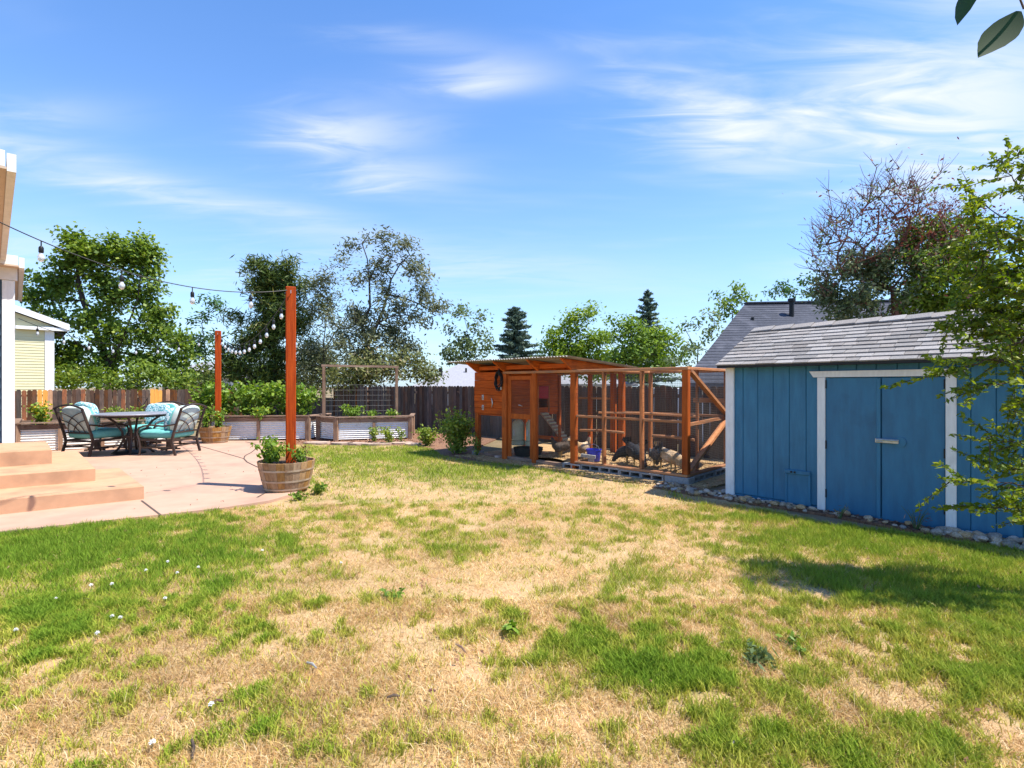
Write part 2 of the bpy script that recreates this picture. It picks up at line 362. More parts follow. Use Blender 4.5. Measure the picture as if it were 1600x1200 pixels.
    def mesh(s, name, material=None):
        me = bpy.data.meshes.new(name); me.from_pydata(s.v, [], s.f); me.validate()
        if material: me.materials.append(MATS[material])
        if s.smooth:
            me.shade_smooth(); 
            try: me.set_sharp_from_angle(angle=R(42))
            except Exception: pass
        return me

def link(name, me, parent=None):
    o = bpy.data.objects.new(name, me); COL.objects.link(o)
    if parent is not None: o.parent = parent
    return o
def obj(name, mb, material, parent=None): return link(name, mb.mesh(name, material), parent)
def tag(o, label, cat, group=None):
    o['label'] = label; o['category'] = cat
    if group: o['group'] = group
    return o
def thing(name, label, cat, loc=(0, 0, 0), rotz=0, group=None):
    o = bpy.data.objects.new(name, None); COL.objects.link(o); o.empty_display_size = .1
    o.location = loc; o.rotation_euler = (0, 0, rotz)
    return tag(o, label, cat, group)
def struct(name, mb, material, parent=None):
    o = obj(name, mb, material, parent)
    if parent is None: o['kind'] = 'structure'
    return o
def np_mesh(name, verts, faces_flat, loop_tot, material, smooth=False):
    me = bpy.data.meshes.new(name)
    nl = len(faces_flat); nf = len(loop_tot)
    me.vertices.add(len(verts)); me.vertices.foreach_set('co', np.asarray(verts, np.float32).ravel())
    me.loops.add(nl); me.loops.foreach_set('vertex_index', np.asarray(faces_flat, np.int32))
    me.polygons.add(nf)
    st = np.concatenate(([0], np.cumsum(loop_tot)[:-1])).astype(np.int32)
    me.polygons.foreach_set('loop_start', st); 
    try: me.polygons.foreach_set('loop_total', np.asarray(loop_tot, np.int32))
    except Exception: pass
    me.update(calc_edges=True)
    if material: me.materials.append(MATS[material])
    if smooth: me.shade_smooth()
    return me

# value noise for layout of patches
_perm = np.random.default_rng(3).random((256, 256))
def vnoise(x, y):
    xi = np.floor(x).astype(int); yi = np.floor(y).astype(int); fx = x-xi; fy = y-yi
    fx = fx*fx*(3-2*fx); fy = fy*fy*(3-2*fy)
    p = lambda a, b: _perm[a & 255, b & 255]
    return (p(xi, yi)*(1-fx)+p(xi+1, yi)*fx)*(1-fy)+(p(xi, yi+1)*(1-fx)+p(xi+1, yi+1)*fx)*fy
def fbm(x, y, o=4):
    a = 0; w = .5; t = 0
    for k in range(o):
        a = a+w*vnoise(x*2**k+17*k, y*2**k+31*k); t += w; w *= .55
    return a/t
def inpoly(x, y, poly):
    r = np.zeros(x.shape, bool); n = len(poly)
    for i in range(n):
        x1, y1 = poly[i]; x2, y2 = poly[(i+1) % n]
        c = ((y1 > y) != (y2 > y)) & (x < (x2-x1)*(y-y1)/(y2-y1+1e-12)+x1); r ^= c
    return r

# ------------------------------------------------------------------ foliage
def rand_dirs(n):
    v = rng.normal(size=(n, 3)); return v/np.linalg.norm(v, axis=1)[:, None]
def leaf_mesh(name, pos, size, material, aspect=.5, up=.6, out=None, outw=0, droop=0, axis=None, tintw=None, fold=.0, jit=.35):
    """a kite-shaped leaf at every position"""
    n = len(pos); size = size*(1+jit*(rng.random(n)*2-1))
    nr = rand_dirs(n); nr[:, 2] += up
    if out is not None: nr = nr+out*outw
    nr /= np.linalg.norm(nr, axis=1)[:, None]
    ax = rand_dirs(n) if axis is None else axis+rand_dirs(n)*.35
    ax[:, 2] -= droop
    ax = ax-nr*(ax*nr).sum(1)[:, None]; ax /= np.linalg.norm(ax, axis=1)[:, None]+1e-9
    sd = np.cross(nr, ax)
    s = size[:, None]
    v = np.empty((n, 4, 3)); v[:, 0] = pos-ax*s*.5; v[:, 1] = pos+sd*s*aspect*.5+nr*s*fold; v[:, 2] = pos+ax*s*.5; v[:, 3] = pos-sd*s*aspect*.5+nr*s*fold
    idx = np.arange(n*4).reshape(n, 4)
    tri = np.concatenate((idx[:, [0, 1, 2]], idx[:, [0, 2, 3]]), 1).ravel()
    me = np_mesh(name, v.reshape(-1, 3), tri, np.full(n*2, 3), material)
    t = rng.random(n) if tintw is None else np.clip(tintw+rng.normal(size=n)*.18, 0, 1)
    a = me.attributes.new('tint', 'FLOAT', 'POINT'); a.data.foreach_set('value', np.repeat(t, 4).astype(np.float32))
    return me
def skeleton(base, trunk_pts, tips, tip_r=.012, jitter=.12, seg=.6, r_max=None, power=2.3, rise=.35, limbs=()):
    """grow branches from a trunk polyline out to every tip; returns mesh builder"""
    nodes = [np.array(p, float) for p in trunk_pts]; par = [-1]+list(range(len(trunk_pts)-1))
    for lb in limbs:
        j = int(np.argmin([np.linalg.norm(q-lb[0]) for q in nodes]))
        for p in lb[1:]: nodes.append(np.array(p, float)); par.append(j); j = len(nodes)-1
    order = np.argsort([np.linalg.norm(t-nodes[len(nodes)//2]) for t in tips])
    for k in order:
        t = tips[k]; A = np.array(nodes); d = np.linalg.norm(A-t, axis=1)+rise*np.maximum(0, A[:, 2]-t[2])
        d[0] += 1e3 if len(nodes) > 1 else 0
        j = int(np.argmin(d)); p = nodes[j]; L_ = np.linalg.norm(t-p); m = max(1, int(L_/seg))
        mid = (p+t)/2+np.array((0, 0, .08*L_))
        for q in range(1, m+1):
            u = q/m; x = (1-u)**2*p+2*u*(1-u)*mid+u*u*t
            if q < m: x = x+rng.normal(size=3)*jitter*L_/m
            nodes.append(x); par.append(j); j = len(nodes)-1
    n = len(nodes); acc = np.zeros(n); has = np.zeros(n, bool)
    for k in range(n-1, -1, -1):
        r = acc[k]**(1/power) if has[k] else tip_r
        acc[k] = r
        if par[k] >= 0: acc[par[k]] += r**power; has[par[k]] = True
    if r_max: acc = np.minimum(acc, r_max)
    mb = MB()
    for k in range(n):
        if par[k] < 0: continue
        a, b = nodes[par[k]]-base, nodes[k]-base
        mb.tube([a, b], [max(acc[k], min(acc[par[k]], acc[k]*1.35)), acc[k]], n=5 if acc[k] > .04 else 3, cap=False)
    return mb, nodes
def blob_points(blobs, Y, dens, depth=.8, shell=.55):
    """cluster centres spread through crown lobes given by their place in the view: (px, py, rx, ry[, weight])"""
    out = []
    for b in blobs:
        px, py, rx, ry = b[:4]; w = b[4] if len(b) > 4 else 1
        c = AT(px, py, Y); ax = rx*Y/FPX; az = ry*Y/FPX; ay = max(ax, az)*depth if rx > 20 else (ax+az)/2
        n = max(2, int(dens*w*(ax*az)))
        d = rand_dirs(n); r = rng.random(n)**(1/3)*(1-shell)+shell*(.75+.25*rng.random(n))
        out.append(c+d*r[:, None]*np.array((ax, ay, az)))
    return np.concatenate(out)
def tree(name, label, base_px, Y, blobs, leaf, bark='bark', dens=9, per=40, sig=.32, size=.17, aspect=.6, trunk_top=.5, trunk_r=None,
         cat='tree', group=None, depth=.8, up=.5, droop=0, tip_r=.014, keep=1.0, trunk_pts=None, shell=.5, lean=0, base_z=0.0, rise=.35, limbs=()):
    bx = (base_px-800)*Y/FPX; base = np.array((bx, Y, base_z))
    tips = blob_points(blobs, Y, dens, depth, shell)
    zt = tips[:, 2].max(); ctr = tips.mean(0)
    if trunk_pts is None:
        top = np.array((ctr[0]+lean, Y, base_z+(zt-base_z)*trunk_top))
        trunk_pts = [base, base*.7+top*.3+rng.normal(size=3)*.06, base*.35+top*.65+rng.normal(size=3)*.1, top]
    o = thing(name, label, cat, tuple(base), 0, group)
    mb, nodes = skeleton(base, trunk_pts, list(tips), tip_r=tip_r, r_max=trunk_r, rise=rise, limbs=limbs)
    obj('trunk', mb, bark, o)
    n = int(len(tips)*per*keep)
    pick = rng.integers(0, len(tips), n)
    off = rng.normal(size=(n, 3))*sig*np.array((1, 1, .8))
    pos = tips[pick]+off
    od = pos-ctr; od /= np.linalg.norm(od, axis=1)[:, None]+1e-9
    cl = rng.random(len(tips))
    tint = .15+.5*cl[pick]+.3*rng.random(n)
    link('crown', leaf_mesh('crown', pos-base, size, leaf, aspect, up, od, .7, droop, tintw=tint), o)
    return o
def conifer(name, label, px, Y, top_py, half_px, leaf, n_br=170, base_py=640, group=None, need=60, size=.30, droop=.15, shape=.85):
    base = np.array(((px-800)*Y/FPX, Y, 0.0)); H = AT(px, top_py, Y)[2]; Rm = half_px*Y/FPX
    o = thing(name, label, 'tree', tuple(base), 0, group)
    mb = MB(); mb.tube([(0, 0, 0), (0, 0, H*.6), (0, 0, H*.98)], [Rm*.07+.05, Rm*.045, .015], 6)
    P = []; AX = []; T = []
    for k in range(n_br):
        u = ((k+.5)/n_br)**.9; z = H*(.12+.87*u)+rng.normal()*.06; r = Rm*(1-u)**shape*(.55+.65*rng.random())+.10
        a = k*2.39996+rng.random()*.5; d = np.array((math.cos(a), math.sin(a), .18-droop+.35*u))
        p0 = np.array((0, 0, z)); p1 = p0+d*r
        mb.tube([p0, (p0+p1)/2+np.array((0, 0, .03*r)), p1], [.03, .02, .006], 3, cap=False)
        m = int(need*(.35+r/Rm)); t = .18+.85*rng.random(m)
        q = p0+d*r*t[:, None]+rng.normal(size=(m, 3))*np.array((.11, .11, .045))*(.45+.42*r)*(1.25-.7*t[:, None])
        P.append(q); AX.append(d+rng.normal(size=(m, 3))*.45); T.append(np.full(m, .25+.5*rng.random()))
    obj('trunk', mb, 'bark', o)
    P = np.concatenate(P); AX = np.concatenate(AX); T = np.concatenate(T)
    link('crown', leaf_mesh('crown', P, size, leaf, .28, .5, axis=AX, tintw=T), o)
    return o

# ================================================================== THE SETTING
g = MB(); g.add([(-400, -60, -.02), (400, -60, -.02), (400, 700, -.02), (-400, 700, -.02)], [(0, 1, 2, 3)])
mat('earth', (.27, .19, .11), (.15, .12, .05), .95, .8, world=True, bump=.3)
struct('ground', g, 'earth')

PATIO = [(-9.5, 2.6), (-8, 3.45), (-6.2, 4.55), (-5.17, 5.17), (-4.657, 5.479), (-4.02, 5.854), (-3.48, 6.19), (-3.12, 6.56), (-2.98, 7.0), (-3.02, 7.45),
         (-3.2, 8.0), (-3.55, 8.8), (-4.0, 9.6), (-4.62, 10.3), (-5.25, 11.0), (-5.75, 11.8), (-6.1, 12.6), (-6.2, 13.2), (-6.05, 13.75), (-8.6, 13.8), (-15, 14.2), (-15, 3)]
struct('patio', MB().prism(PATIO, -.06, .03), 'patio')
pat = bpy.data.objects['patio']
def ribbon(pts, w, z, m, name, parent):
    mb = MB()
    for p, q in zip(pts[:-1], pts[1:]):
        d = Vector((q[0]-p[0], q[1]-p[1], 0)); n = Vector((-d.y, d.x, 0)).normalized()*w/2
        mb.add([(p[0]-n.x, p[1]-n.y, z), (q[0]-n.x, q[1]-n.y, z), (q[0]+n.x, q[1]+n.y, z), (p[0]+n.x, p[1]+n.y, z)], [(0, 1, 2, 3)])
    return obj(name, mb, m, parent)
ribbon([G(221, 786), G(251, 809)], .022, .034, 'joint', 'control_joint', pat)
ribbon([G(300, 695.5), G(340, 707), G(381, 719)], .024, .034, 'joint', 'control_joint', pat)
ribbon([G(383, 692.2), G(393, 694), G(401, 698), G(401, 702.5), G(393, 709), G(383, 714.5), G(381, 719), G(386, 724.5), G(397, 730), G(412, 737), G(428, 746), G(432, 756), G(425, 768), G(402, 781)],
       .024, .0355, 'joint', 'control_joint', pat)

A_ = Vector((.8, .6)); E_ = Vector((-.70, .715))
def step_poly(K, la, le):
    K = Vector(K); return [tuple(K), tuple(K+E_*le), tuple(K+E_*le-A_*la), tuple(K-A_*la)]
stp = thing('patio_steps', 'three wide terraced tan concrete steps up to the house corner', 'steps', (-4.78, 6.65, 0))
def rel(poly, o): return [(x-o[0], y-o[1]) for x, y in poly]
for i, (K, la, le, z0, z1) in enumerate([((-4.78, 6.65), 4.6, 2.0, .02, .21), ((-5.66, 6.956), 4.2, 2.55, .21, .392), ((-6.57, 7.31), 3.6, 1.45, .392, .602)]):
    c = .018; P = rel(step_poly(K, la, le), (-4.78, 6.65)); mb = MB()
    n = 4; ctr = Vector((sum(p[0] for p in P)/4, sum(p[1] for p in P)/4))
    ins = [tuple(Vector(p)+(ctr-Vector(p)).normalized()*c*1.4) for p in P]
    mb.add([(x, y, z0) for x, y in P]+[(x, y, z1-c) for x, y in P]+[(x, y, z1) for x, y in ins],
           [(3, 2, 1, 0)]+[(k, (k+1) % 4, 4+(k+1) % 4, 4+k) for k in range(4)]+[(4+k, 4+(k+1) % 4, 8+(k+1) % 4, 8+k) for k in range(4)]+[(8, 9, 10, 11)])
    obj('step', mb, 'step', stp)

# ---- lawn: mown grass gone dry in patches
LAWN = [(-9.5, 2.58), (-8, 3.44), (-6.2, 4.54), (-5.17, 5.16), (-4.657, 5.47), (-4.02, 5.85), (-3.46, 6.19), (-3.09, 6.56), (-2.94, 7.0), (-2.98, 7.45), (-3.16, 8.0), (-3.51, 8.8), (-3.96, 9.6), (-4.58, 10.3), (-5.21, 11.0), (-5.71, 11.8), (-6.06, 12.6), (-6.0, 13.2),
        G(490, 696), G(560, 697.5), G(640, 697), G(675, 702), G(690, 712), G(742, 722), G(800, 727), G(860, 734), G(930, 741), G(1000, 754), G(1060, 769), G(1130, 785), G(1215, 801), G(1290, 818), G(1390, 832), G(1480, 845), G(1600, 858),
        (5.4, 3.9), (7.5, 1.8), (7.5, .3), (-9.5, .3)]
GREEN = [(150, 890, 250, 80, 1.15), (60, 985, 120, 45, .75), (330, 850, 130, 32, .65), (30, 850, 120, 40, .8), (330, 925, 70, 25, .4),
         (560, 716, 170, 20, 1.05), (660, 742, 190, 17, .7), (820, 740, 160, 16, .55), (980, 770, 130, 14, .4), (470, 765, 40, 20, .6), (640, 706, 110, 12, .55),
         (1470, 900, 230, 62, .95), (1310, 842, 200, 24, .85), (1580, 980, 150, 80, .85), (1570, 1110, 110, 120, .55), (1180, 806, 130, 14, .55),
         (985, 1025, 95, 40, 1.0), (1075, 1072, 95, 32, .9), (1310, 1180, 210, 45, .55), (1180, 1150, 90, 30, .4), (900, 1000, 40, 40, .35),
         (30, 1090, 130, 50, .55), (240, 1190, 200, 30, .35), (720, 840, 60, 16, .3), (960, 830, 90, 22, .32), (1000, 900, 120, 30, .16), (880, 800, 120, 18, .28), (620, 800, 90, 16, .3),
         (1420, 1040, 160, 50, .35), (560, 1150, 120, 25, .2), (860, 940, 60, 20, .25), (900, 850, 220, 30, .15)]
def greenness(x, y):
    yy = np.maximum(y, .35); px = 800+FPX*x/yy; py = HZ+CAM_H*FPX/yy
    g_ = np.full(np.shape(x), .10)
    for cx, cy, rx, ry, w in GREEN:
        q = ((px-cx)/rx)**2+((py-cy)/ry)**2; g_ = g_+w*np.exp(-q*.9)
    n1 = fbm(x*1.0+5, y*1.0+9, 4); n2 = fbm(x*4.5+50, y*4.5+20, 3); n3 = fbm(x*13+5, y*13+33, 2)
    F = g_*.72+.80*(n1-.5)+1.25*(n2-.5)+1.35*(n3-.5)
    return np.clip((F-.14)/.80, 0, 1.15)
nx, ny = 190, 190
gx, gy = np.meshgrid(np.linspace(-9.5, 7.5, nx), np.linspace(.3, 14.2, ny)); 
gz = (fbm(gx*1.3, gy*1.3, 3)-.5)*.03
V = np.stack((gx, gy, gz-.002), -1).reshape(-1, 3)
I = np.arange(nx*ny).reshape(ny, nx); Q = np.stack((I[:-1, :-1], I[:-1, 1:], I[1:, 1:], I[1:, :-1]), -1).reshape(-1, 4)
cen = V[Q].mean(1); okq = inpoly(cen[:, 0], cen[:, 1], [(x*1.0, y) for x, y in LAWN])
def grow_ok(mask2): 
    m = mask2.copy(); m[1:] |= mask2[:-1]; m[:-1] |= mask2[1:]; m[:, 1:] |= mask2[:, :-1]; m[:, :-1] |= mask2[:, 1:]; return m
okq = grow_ok(grow_ok(okq.reshape(ny-1, nx-1))).ravel()
Q = Q[okq]
me = np_mesh('lawn', V, Q.ravel(), np.full(len(Q), 4), None, True)
gg = np.clip(greenness(V[:, 0], V[:, 1]), 0, 1)
a = me.attributes.new('green', 'FLOAT', 'POINT'); a.data.foreach_set('value', gg.astype(np.float32))
m = mat('lawn_soil', (.60, .42, .215), (.32, .20, .09), .95, 60, contrast=(.3, .7), bump=.7, bscale=120, world=True, c3=(.52, .33, .175), s3=2.5, k3=(.48, .68))  # fine dark noise mixes soil colour with painted thatch shadows
t = m.node_tree; bs = [n for n in t.nodes if n.type == 'BSDF_PRINCIPLED'][0]; src = bs.inputs['Base Color'].links[0].from_socket
mixg = N(t, 'ShaderNodeMix', data_type='RGBA'); at_ = N(t, 'ShaderNodeAttribute'); at_.attribute_name = 'green'
L(t, math_node(t, 'MULTIPLY', at_.outputs['Fac'], .85), mixg.inputs['Factor']); L(t, src, mixg.inputs[6]); mixg.inputs[7].default_value = (.16, .175, .035, 1); L(t, mixg.outputs[2], bs.inputs['Base Color'])
me.materials.append(m); lo = link('lawn', me); lo['kind'] = 'structure'

# ---- planting strip of bark mulch under the raised beds
struct('mulch_strip', MB().prism([(-6.3, 13.2), G(490, 694.5), G(560, 696.5), G(640, 696), G(672, 700.5), G(690, 711), G(742, 721), G(745, 700), (-.2, 15.6), (-2, 17.2), (-9, 17.6), (-9, 13.9), (-6.1, 13.9)], -.03, .008), 'mulch')

# ---- fences of upright pickets
def picket_mesh(kind, h, w=.139, t=.018):
    mb = MB(); c = w/2
    if kind == 'dog': prof = [(-c, 0), (c, 0), (c, h-.045), (c*.55, h), (-c*.55, h), (-c, h-.045)]
    else: prof = [(-c, 0), (c, 0), (c, h-.05), (c*.8, h-.018), (c*.4, h), (-c*.4, h), (-c*.8, h-.018), (-c, h-.05)]
    n = len(prof)
    mb.add([(x, -t/2, z) for x, z in prof]+[(x, t/2, z) for x, z in prof],
           [tuple(range(n)), tuple(range(n, 2*n))[::-1]]+[(i, n+i, n+(i+1) % n, (i+1) % n) for i in range(n)])
    return mb
def fence(name, label, start, d, length, h, kind, special, base_mats, pitch=.14, post_h=None, flip=1):
    ang = math.atan2(d[1], d[0])
    f = thing(name, label, 'fence', (start[0], start[1], 0), ang)
    meshes = {}
    n = int(length/pitch)
    for i in range(n):
        mk = special.get(i) or base_mats[int(rng.random()*len(base_mats))]
        if mk not in meshes: meshes[mk] = picket_mesh(kind, h).mesh('picket', mk)
        o = link('picket', meshes[mk], f)
        o.location = ((i+.5)*pitch+rng.normal()*.004, rng.normal()*.004, rng.normal()*.012-.005)
        o.rotation_euler = (rng.normal()*.006, rng.normal()*.007, rng.normal()*.02)
        o.scale = (.95+rng.random()*.06, 1, 1)
    for z in (.28, h*.55, h-.22):
        obj('rail', MB().box(0, length, flip*.03-.02, flip*.03+.02, z-.04, z+.04), 'old_wood_x', f)
    for x in np.arange(.1, length, 2.3):
        obj('post', MB().box(x-.045, x+.045, flip*.055, flip*.055+.09*flip, 0, h-.06) if flip > 0 else MB().box(x-.045, x+.045, -.145, -.055, 0, h-.06), 'old_wood', f)
    return f
sp = {}
F1S, F1D = (-18.2, 18.6), (.694, .72)
def f1_index(px):
    r = (px-800)/800; q = (r*F1S[1]-F1S[0])/(F1D[0]-r*F1D[1]); return int(q/.14)
for px, mm in [(64, 'picket_new'), (69, 'picket_new'), (75, 'picket_tan'), (129, 'picket_rust'), (132, 'picket_rust'), (238, 'picket_new'), (243, 'picket_new'), (248, 'picket_new'), (251, 'picket_new'), (261, 'picket_tan'), (196, 'picket_rust')]:
    sp[f1_index(px)] = mm
fence('picket_fence', 'brown picket fence with bright orange replacement boards behind the patio set', F1S, F1D, 9.7, 1.36, 'round', sp, ['picket_dark']*7+['picket_grey', 'picket_rust'], flip=1)
F2S, F2D = (5.90, 8.82), (-.72, .694)
fence('picket_fence', 'long dark weathered picket fence behind the chicken coop and centre bed', F2S, F2D, 18.8, 1.50, 'dog', {}, ['picket_grey']*6+['picket_dark']*4+['picket_rust']*0, flip=-1)
fence('picket_fence', 'low grey fence section in the corner behind the trellis', (F2S[0]+F2D[0]*18.85, F2S[1]+F2D[1]*18.85), F2D, 5.2, 1.0, 'dog', {}, ['picket_grey'], flip=-1)

# ---- the house at the left edge
H0 = Vector((-8.1, 8.3)); H1 = H0-A_*4; 
hs_ = thing('house', 'blue sided house corner with white trim and wide tan soffit at left edge', 'house', (H0.x, H0.y, 0))
def loc(p, z): return (p[0]-H0.x, p[1]-H0.y, z)
poly = [(0, 0), tuple(E_*6), tuple(E_*6-A_*4), tuple(-A_*4)]
obj('wall', MB().prism(poly, 0, 3.38), 'siding_blue', hs_)
nrm = Vector((.6, -.8))
sb = MB()
for k in range(19):
    z = .1+k*.17; p0 = -A_*.118+nrm*.012; p1 = -A_*4+nrm*.012
    sb.add([(p0.x+nrm.x*.016, p0.y+nrm.y*.016, z), (p1.x+nrm.x*.016, p1.y+nrm.y*.016, z), (p1.x, p1.y, z+.168), (p0.x, p0.y, z+.168), (p0.x, p0.y, z), (p1.x, p1.y, z)],
           [(1, 0, 3, 2), (0, 1, 5, 4), (0, 4, 3)])
obj('siding', sb, 'siding_blue', hs_)
def wall_board(u0, u1, out, z0, z1): # a board on the front wall, u measured back from the corner
    a, b = -A_*u0, -A_*u1; mb = MB()
    return mb.prism([tuple(a+nrm*.002), tuple(a+nrm*out), tuple(b+nrm*out), tuple(b+nrm*.002)][::-1], z0, z1)
obj('corner_trim', wall_board(-.03, .113, .05, .05, 3.20), 'white_paint', hs_)
obj('frieze_board', wall_board(-.06, 4, .07, 3.205, 3.42), 'trim_cream', hs_)
PE = Vector((.715, .70))
def eave(p, q, z, inward, name_pref):
    p = Vector(p)-H0; q = Vector(q)-H0; i = -PE*inward; m_ = MB()
    obj('soffit', MB().prism([tuple(p), tuple(q), tuple(q+i), tuple(p+i)], z, z+.02), 'soffit', hs_)
    obj('roof_slab', MB().prism([tuple(p-PE*.01), tuple(q-PE*.01), tuple(q+i), tuple(p+i)], z+.022, z+.17), 'trim_cream', hs_)
    obj('gutter', MB().prism([tuple(p+PE*.065), tuple(q+PE*.065), tuple(q+PE*.002), tuple(p+PE*.002)], z-.015, z+.15), 'trim_cream', hs_)
eave((-4.66, 4.72), (-8.22, 8.22), 3.50, 1.6, 'near')
eave((-7.86, 8.16), (-11.0, 11.4), 3.40, .32, 'far')

# ---- houses beyond the fences
yh = thing('house', 'pale yellow clapboard house with white corner board behind the left fence', 'house', (-21.05, 23.5, 0), R(44))
yw = MB(); yw.add([(-6, 0, 0), (0, 0, 0), (0, 7, 0), (-6, 7, 0), (-6, 0, 6.6), (0, 0, 4.25), (0, 7, 4.25), (-6, 7, 6.6)], [(0, 1, 5, 4), (1, 2, 6, 5), (2, 3, 7, 6), (3, 0, 4, 7), (4, 5, 6, 7)])
obj('wall', yw, 'siding_yellow', yh)
sid = MB()
for k in range(40):
    z = .1+k*.125
    x0 = -.30 if z < 4.1 else -.30-(z-4.1)/.39
    if x0 < -5.9: break
    sid.add([(-6, -.028, z), (x0, -.028, z), (x0, -.012, z+.123), (-6, -.012, z+.123), (-6, -.010, z), (x0, -.010, z)], [(0, 1, 2, 3), (1, 0, 4, 5)])
sid_o = obj('siding', sid, 'siding_yellow', yh)
obj('corner_board', MB().box(-.29, .03, -.05, -.012, 0, 4.22), 'white_paint', yh)
rk = MB(); rk.add([(.55, -.30, 4.06), (-6, -.30, 6.62), (-6, -.30, 6.90), (.55, -.30, 4.34), (.55, -.26, 4.06), (-6, -.26, 6.62), (-6, -.26, 6.90), (.55, -.26, 4.34)],
                 [(0, 1, 2, 3)[::-1], (4, 5, 6, 7), (0, 1, 5, 4), (3, 2, 6, 7), (0, 3, 7, 4)])
obj('rake_board', rk, 'white_paint', yh)
rr = MB(); rr.add([(.55, -.29, 4.345), (-6, -.29, 6.905), (-6, 7, 6.905), (.55, 7, 4.345), (.55, -.29, 4.10), (-6, -.29, 6.66), (-6, 7, 6.66), (.55, 7, 4.10)], [(0, 1, 2, 3), (4, 7, 6, 5), (0, 3, 7, 4), (0, 4, 5, 1)])
obj('roof', rr, 'slate_roof', yh)
obj('eave_return', MB().box(-1.25, .50, -.255, 0, 4.02, 4.16), 'white_paint', yh)

def hip_house(name, label, loc_, w, dep, wall_h, roof_h, wallm, roofm, hip=.3, over=.35, rot=0, vents=()):
    o = thing(name, label, 'house', loc_, rot)
    obj('wall', MB().box(-w/2, w/2, 0, dep, -.5, wall_h), wallm, o)
    x, y0, y1 = w/2+over, -over, dep+over; hw = w/2*(1-hip); ym = dep/2; z0, z1 = wall_h-.02, wall_h+roof_h
    mb = MB(); mb.add([(-x, y0, z0), (x, y0, z0), (x, y1, z0), (-x, y1, z0), (-hw, ym, z1), (hw, ym, z1), (-x, y0, z0+.14), (x, y0, z0+.14), (x, y1, z0+.14), (-x, y1, z0+.14)],
                      [(6, 7, 5, 4), (7, 8, 5), (8, 9, 4, 5), (9, 6, 4), (0, 1, 7, 6), (1, 2, 8, 7), (2, 3, 9, 8), (3, 0, 6, 9), (3, 2, 1, 0)])
    r = obj('roof', mb, roofm, o)
    for (vx, vy, vz, vr, vh) in vents: obj('vent_pipe', MB().tube([(vx, vy, vz-.3), (vx, vy, vz+vh)], vr, 8), 'rubber', r)
    return o
hip_house('house', 'house with pale grey roof just left of the coop beyond the fence', (-2.0, 26, 0), 5.6, 5, 1.35, 1.45, 'house_white', 'pale_roof', .72, .3, R(0), [(-1.75, .9, 2.0, .10, .45), (-.45, 1.3, 2.25, .05, .2)])
hip_house('house', 'white house with low grey roof glimpsed under the coop roof', (4.4, 32, 0), 6.2, 5, 1.5, 1.1, 'house_white', 'pale_roof', .5, .3)
hip_house('house', 'pale blue house glimpsed between the leafy tree and the pine', (-19.0, 30, 0), 3.0, 5, 2.0, 1.0, 'house_white', 'pale_roof', .6, .3)

# neighbour's dark slate roof: a broad slope above the fence, running back to a ridge
nb = thing('house', 'house with broad dark slate roof and black vent pipe behind the shed', 'house', (5.0, 13.4, 0))
def nbp(px, py, Y): p = AT(px, py, Y); return (p[0]-5.0, p[1]-13.4, p[2])
e0 = nbp(1066, 598, 13.6); e1 = nbp(1640, 640, 13.6); r0 = nbp(1164, 475, 17.6); r1 = nbp(1480, 448, 17.6)
e1 = (e1[0], e1[1], e0[2]); r1 = (r1[0], r1[1], r0[2]+.12)
b0 = (r0[0]+2.2, e0[1]+8, e0[2]); b1 = (e1[0], e1[1]+8, e0[2])
rf = MB(); dn = lambda p: (p[0], p[1], p[2]-.16)
P8 = [e0, e1, r1, r0, b0, b1]
rf.add(P8+[dn(p) for p in P8], [(0, 1, 2, 3), (3, 2, 5, 4), (0, 3, 4), (1, 5, 2), (7, 6, 9, 8), (0, 6, 7, 1), (6, 0, 4, 10), (5, 11, 10, 4)])
obj('wall', MB().box(e0[0]+.5, e1[0]-.4, e0[1]+.4, e0[1]+7.5, -.5, e0[2]-.17), 'house_white', nb)
nr_ = obj('roof', rf, 'slate_roof', nb)
# courses of shingles standing proud
crs = MB()
for k in range(1, 30):
    u = k/30; a = Vector(e0).lerp(Vector(r0), u); b = Vector(e1).lerp(Vector(r1), u); d = Vector((0, -.004, .014)); bk = (Vector(r0)-Vector(e0))/30*.98
    crs.add([a+d, b+d, b+bk+Vector((0, 0, .003)), a+bk+Vector((0, 0, .003)), a, b], [(0, 1, 2, 3), (1, 0, 4, 5)])
obj('shingle_course', crs, 'slate_roof', nr_)
rc = MB(); rc.beam(Vector(r0)+Vector((0, 0, .03)), Vector(r1)+Vector((0, 0, .03)), .22, .05); obj('ridge_cap', rc, 'slate_roof', nr_)
v1 = nbp(1237, 498, 16.8); obj('vent_pipe', MB().tube([(v1[0], v1[1], v1[2]-.2), (v1[0], v1[1], v1[2]+.62)], .075, 10).tube([(v1[0], v1[1], v1[2]+.56), (v1[0], v1[1], v1[2]+.66)], .12, 10), 'rubber', nr_)
v2 = nbp(1176, 503, 16.6); obj('vent_pipe', MB().tube([(v2[0], v2[1], v2[2]-.2), (v2[0], v2[1], v2[2]+.15)], .05, 8), 'rubber', nr_)

# ================================================================== THE BLUE SHED
S0 = (2.99, 6.98); UA = math.atan2(-.7437, .6685)
sh = thing('garden_shed', 'blue plank garden shed with white trim and grey shingle roof', 'shed', (S0[0], S0[1], 0), UA)
SL, SD, SH, RZ = 3.65, 2.06, 1.80, 2.35       # length, depth, wall height, ridge
X0 = -.05
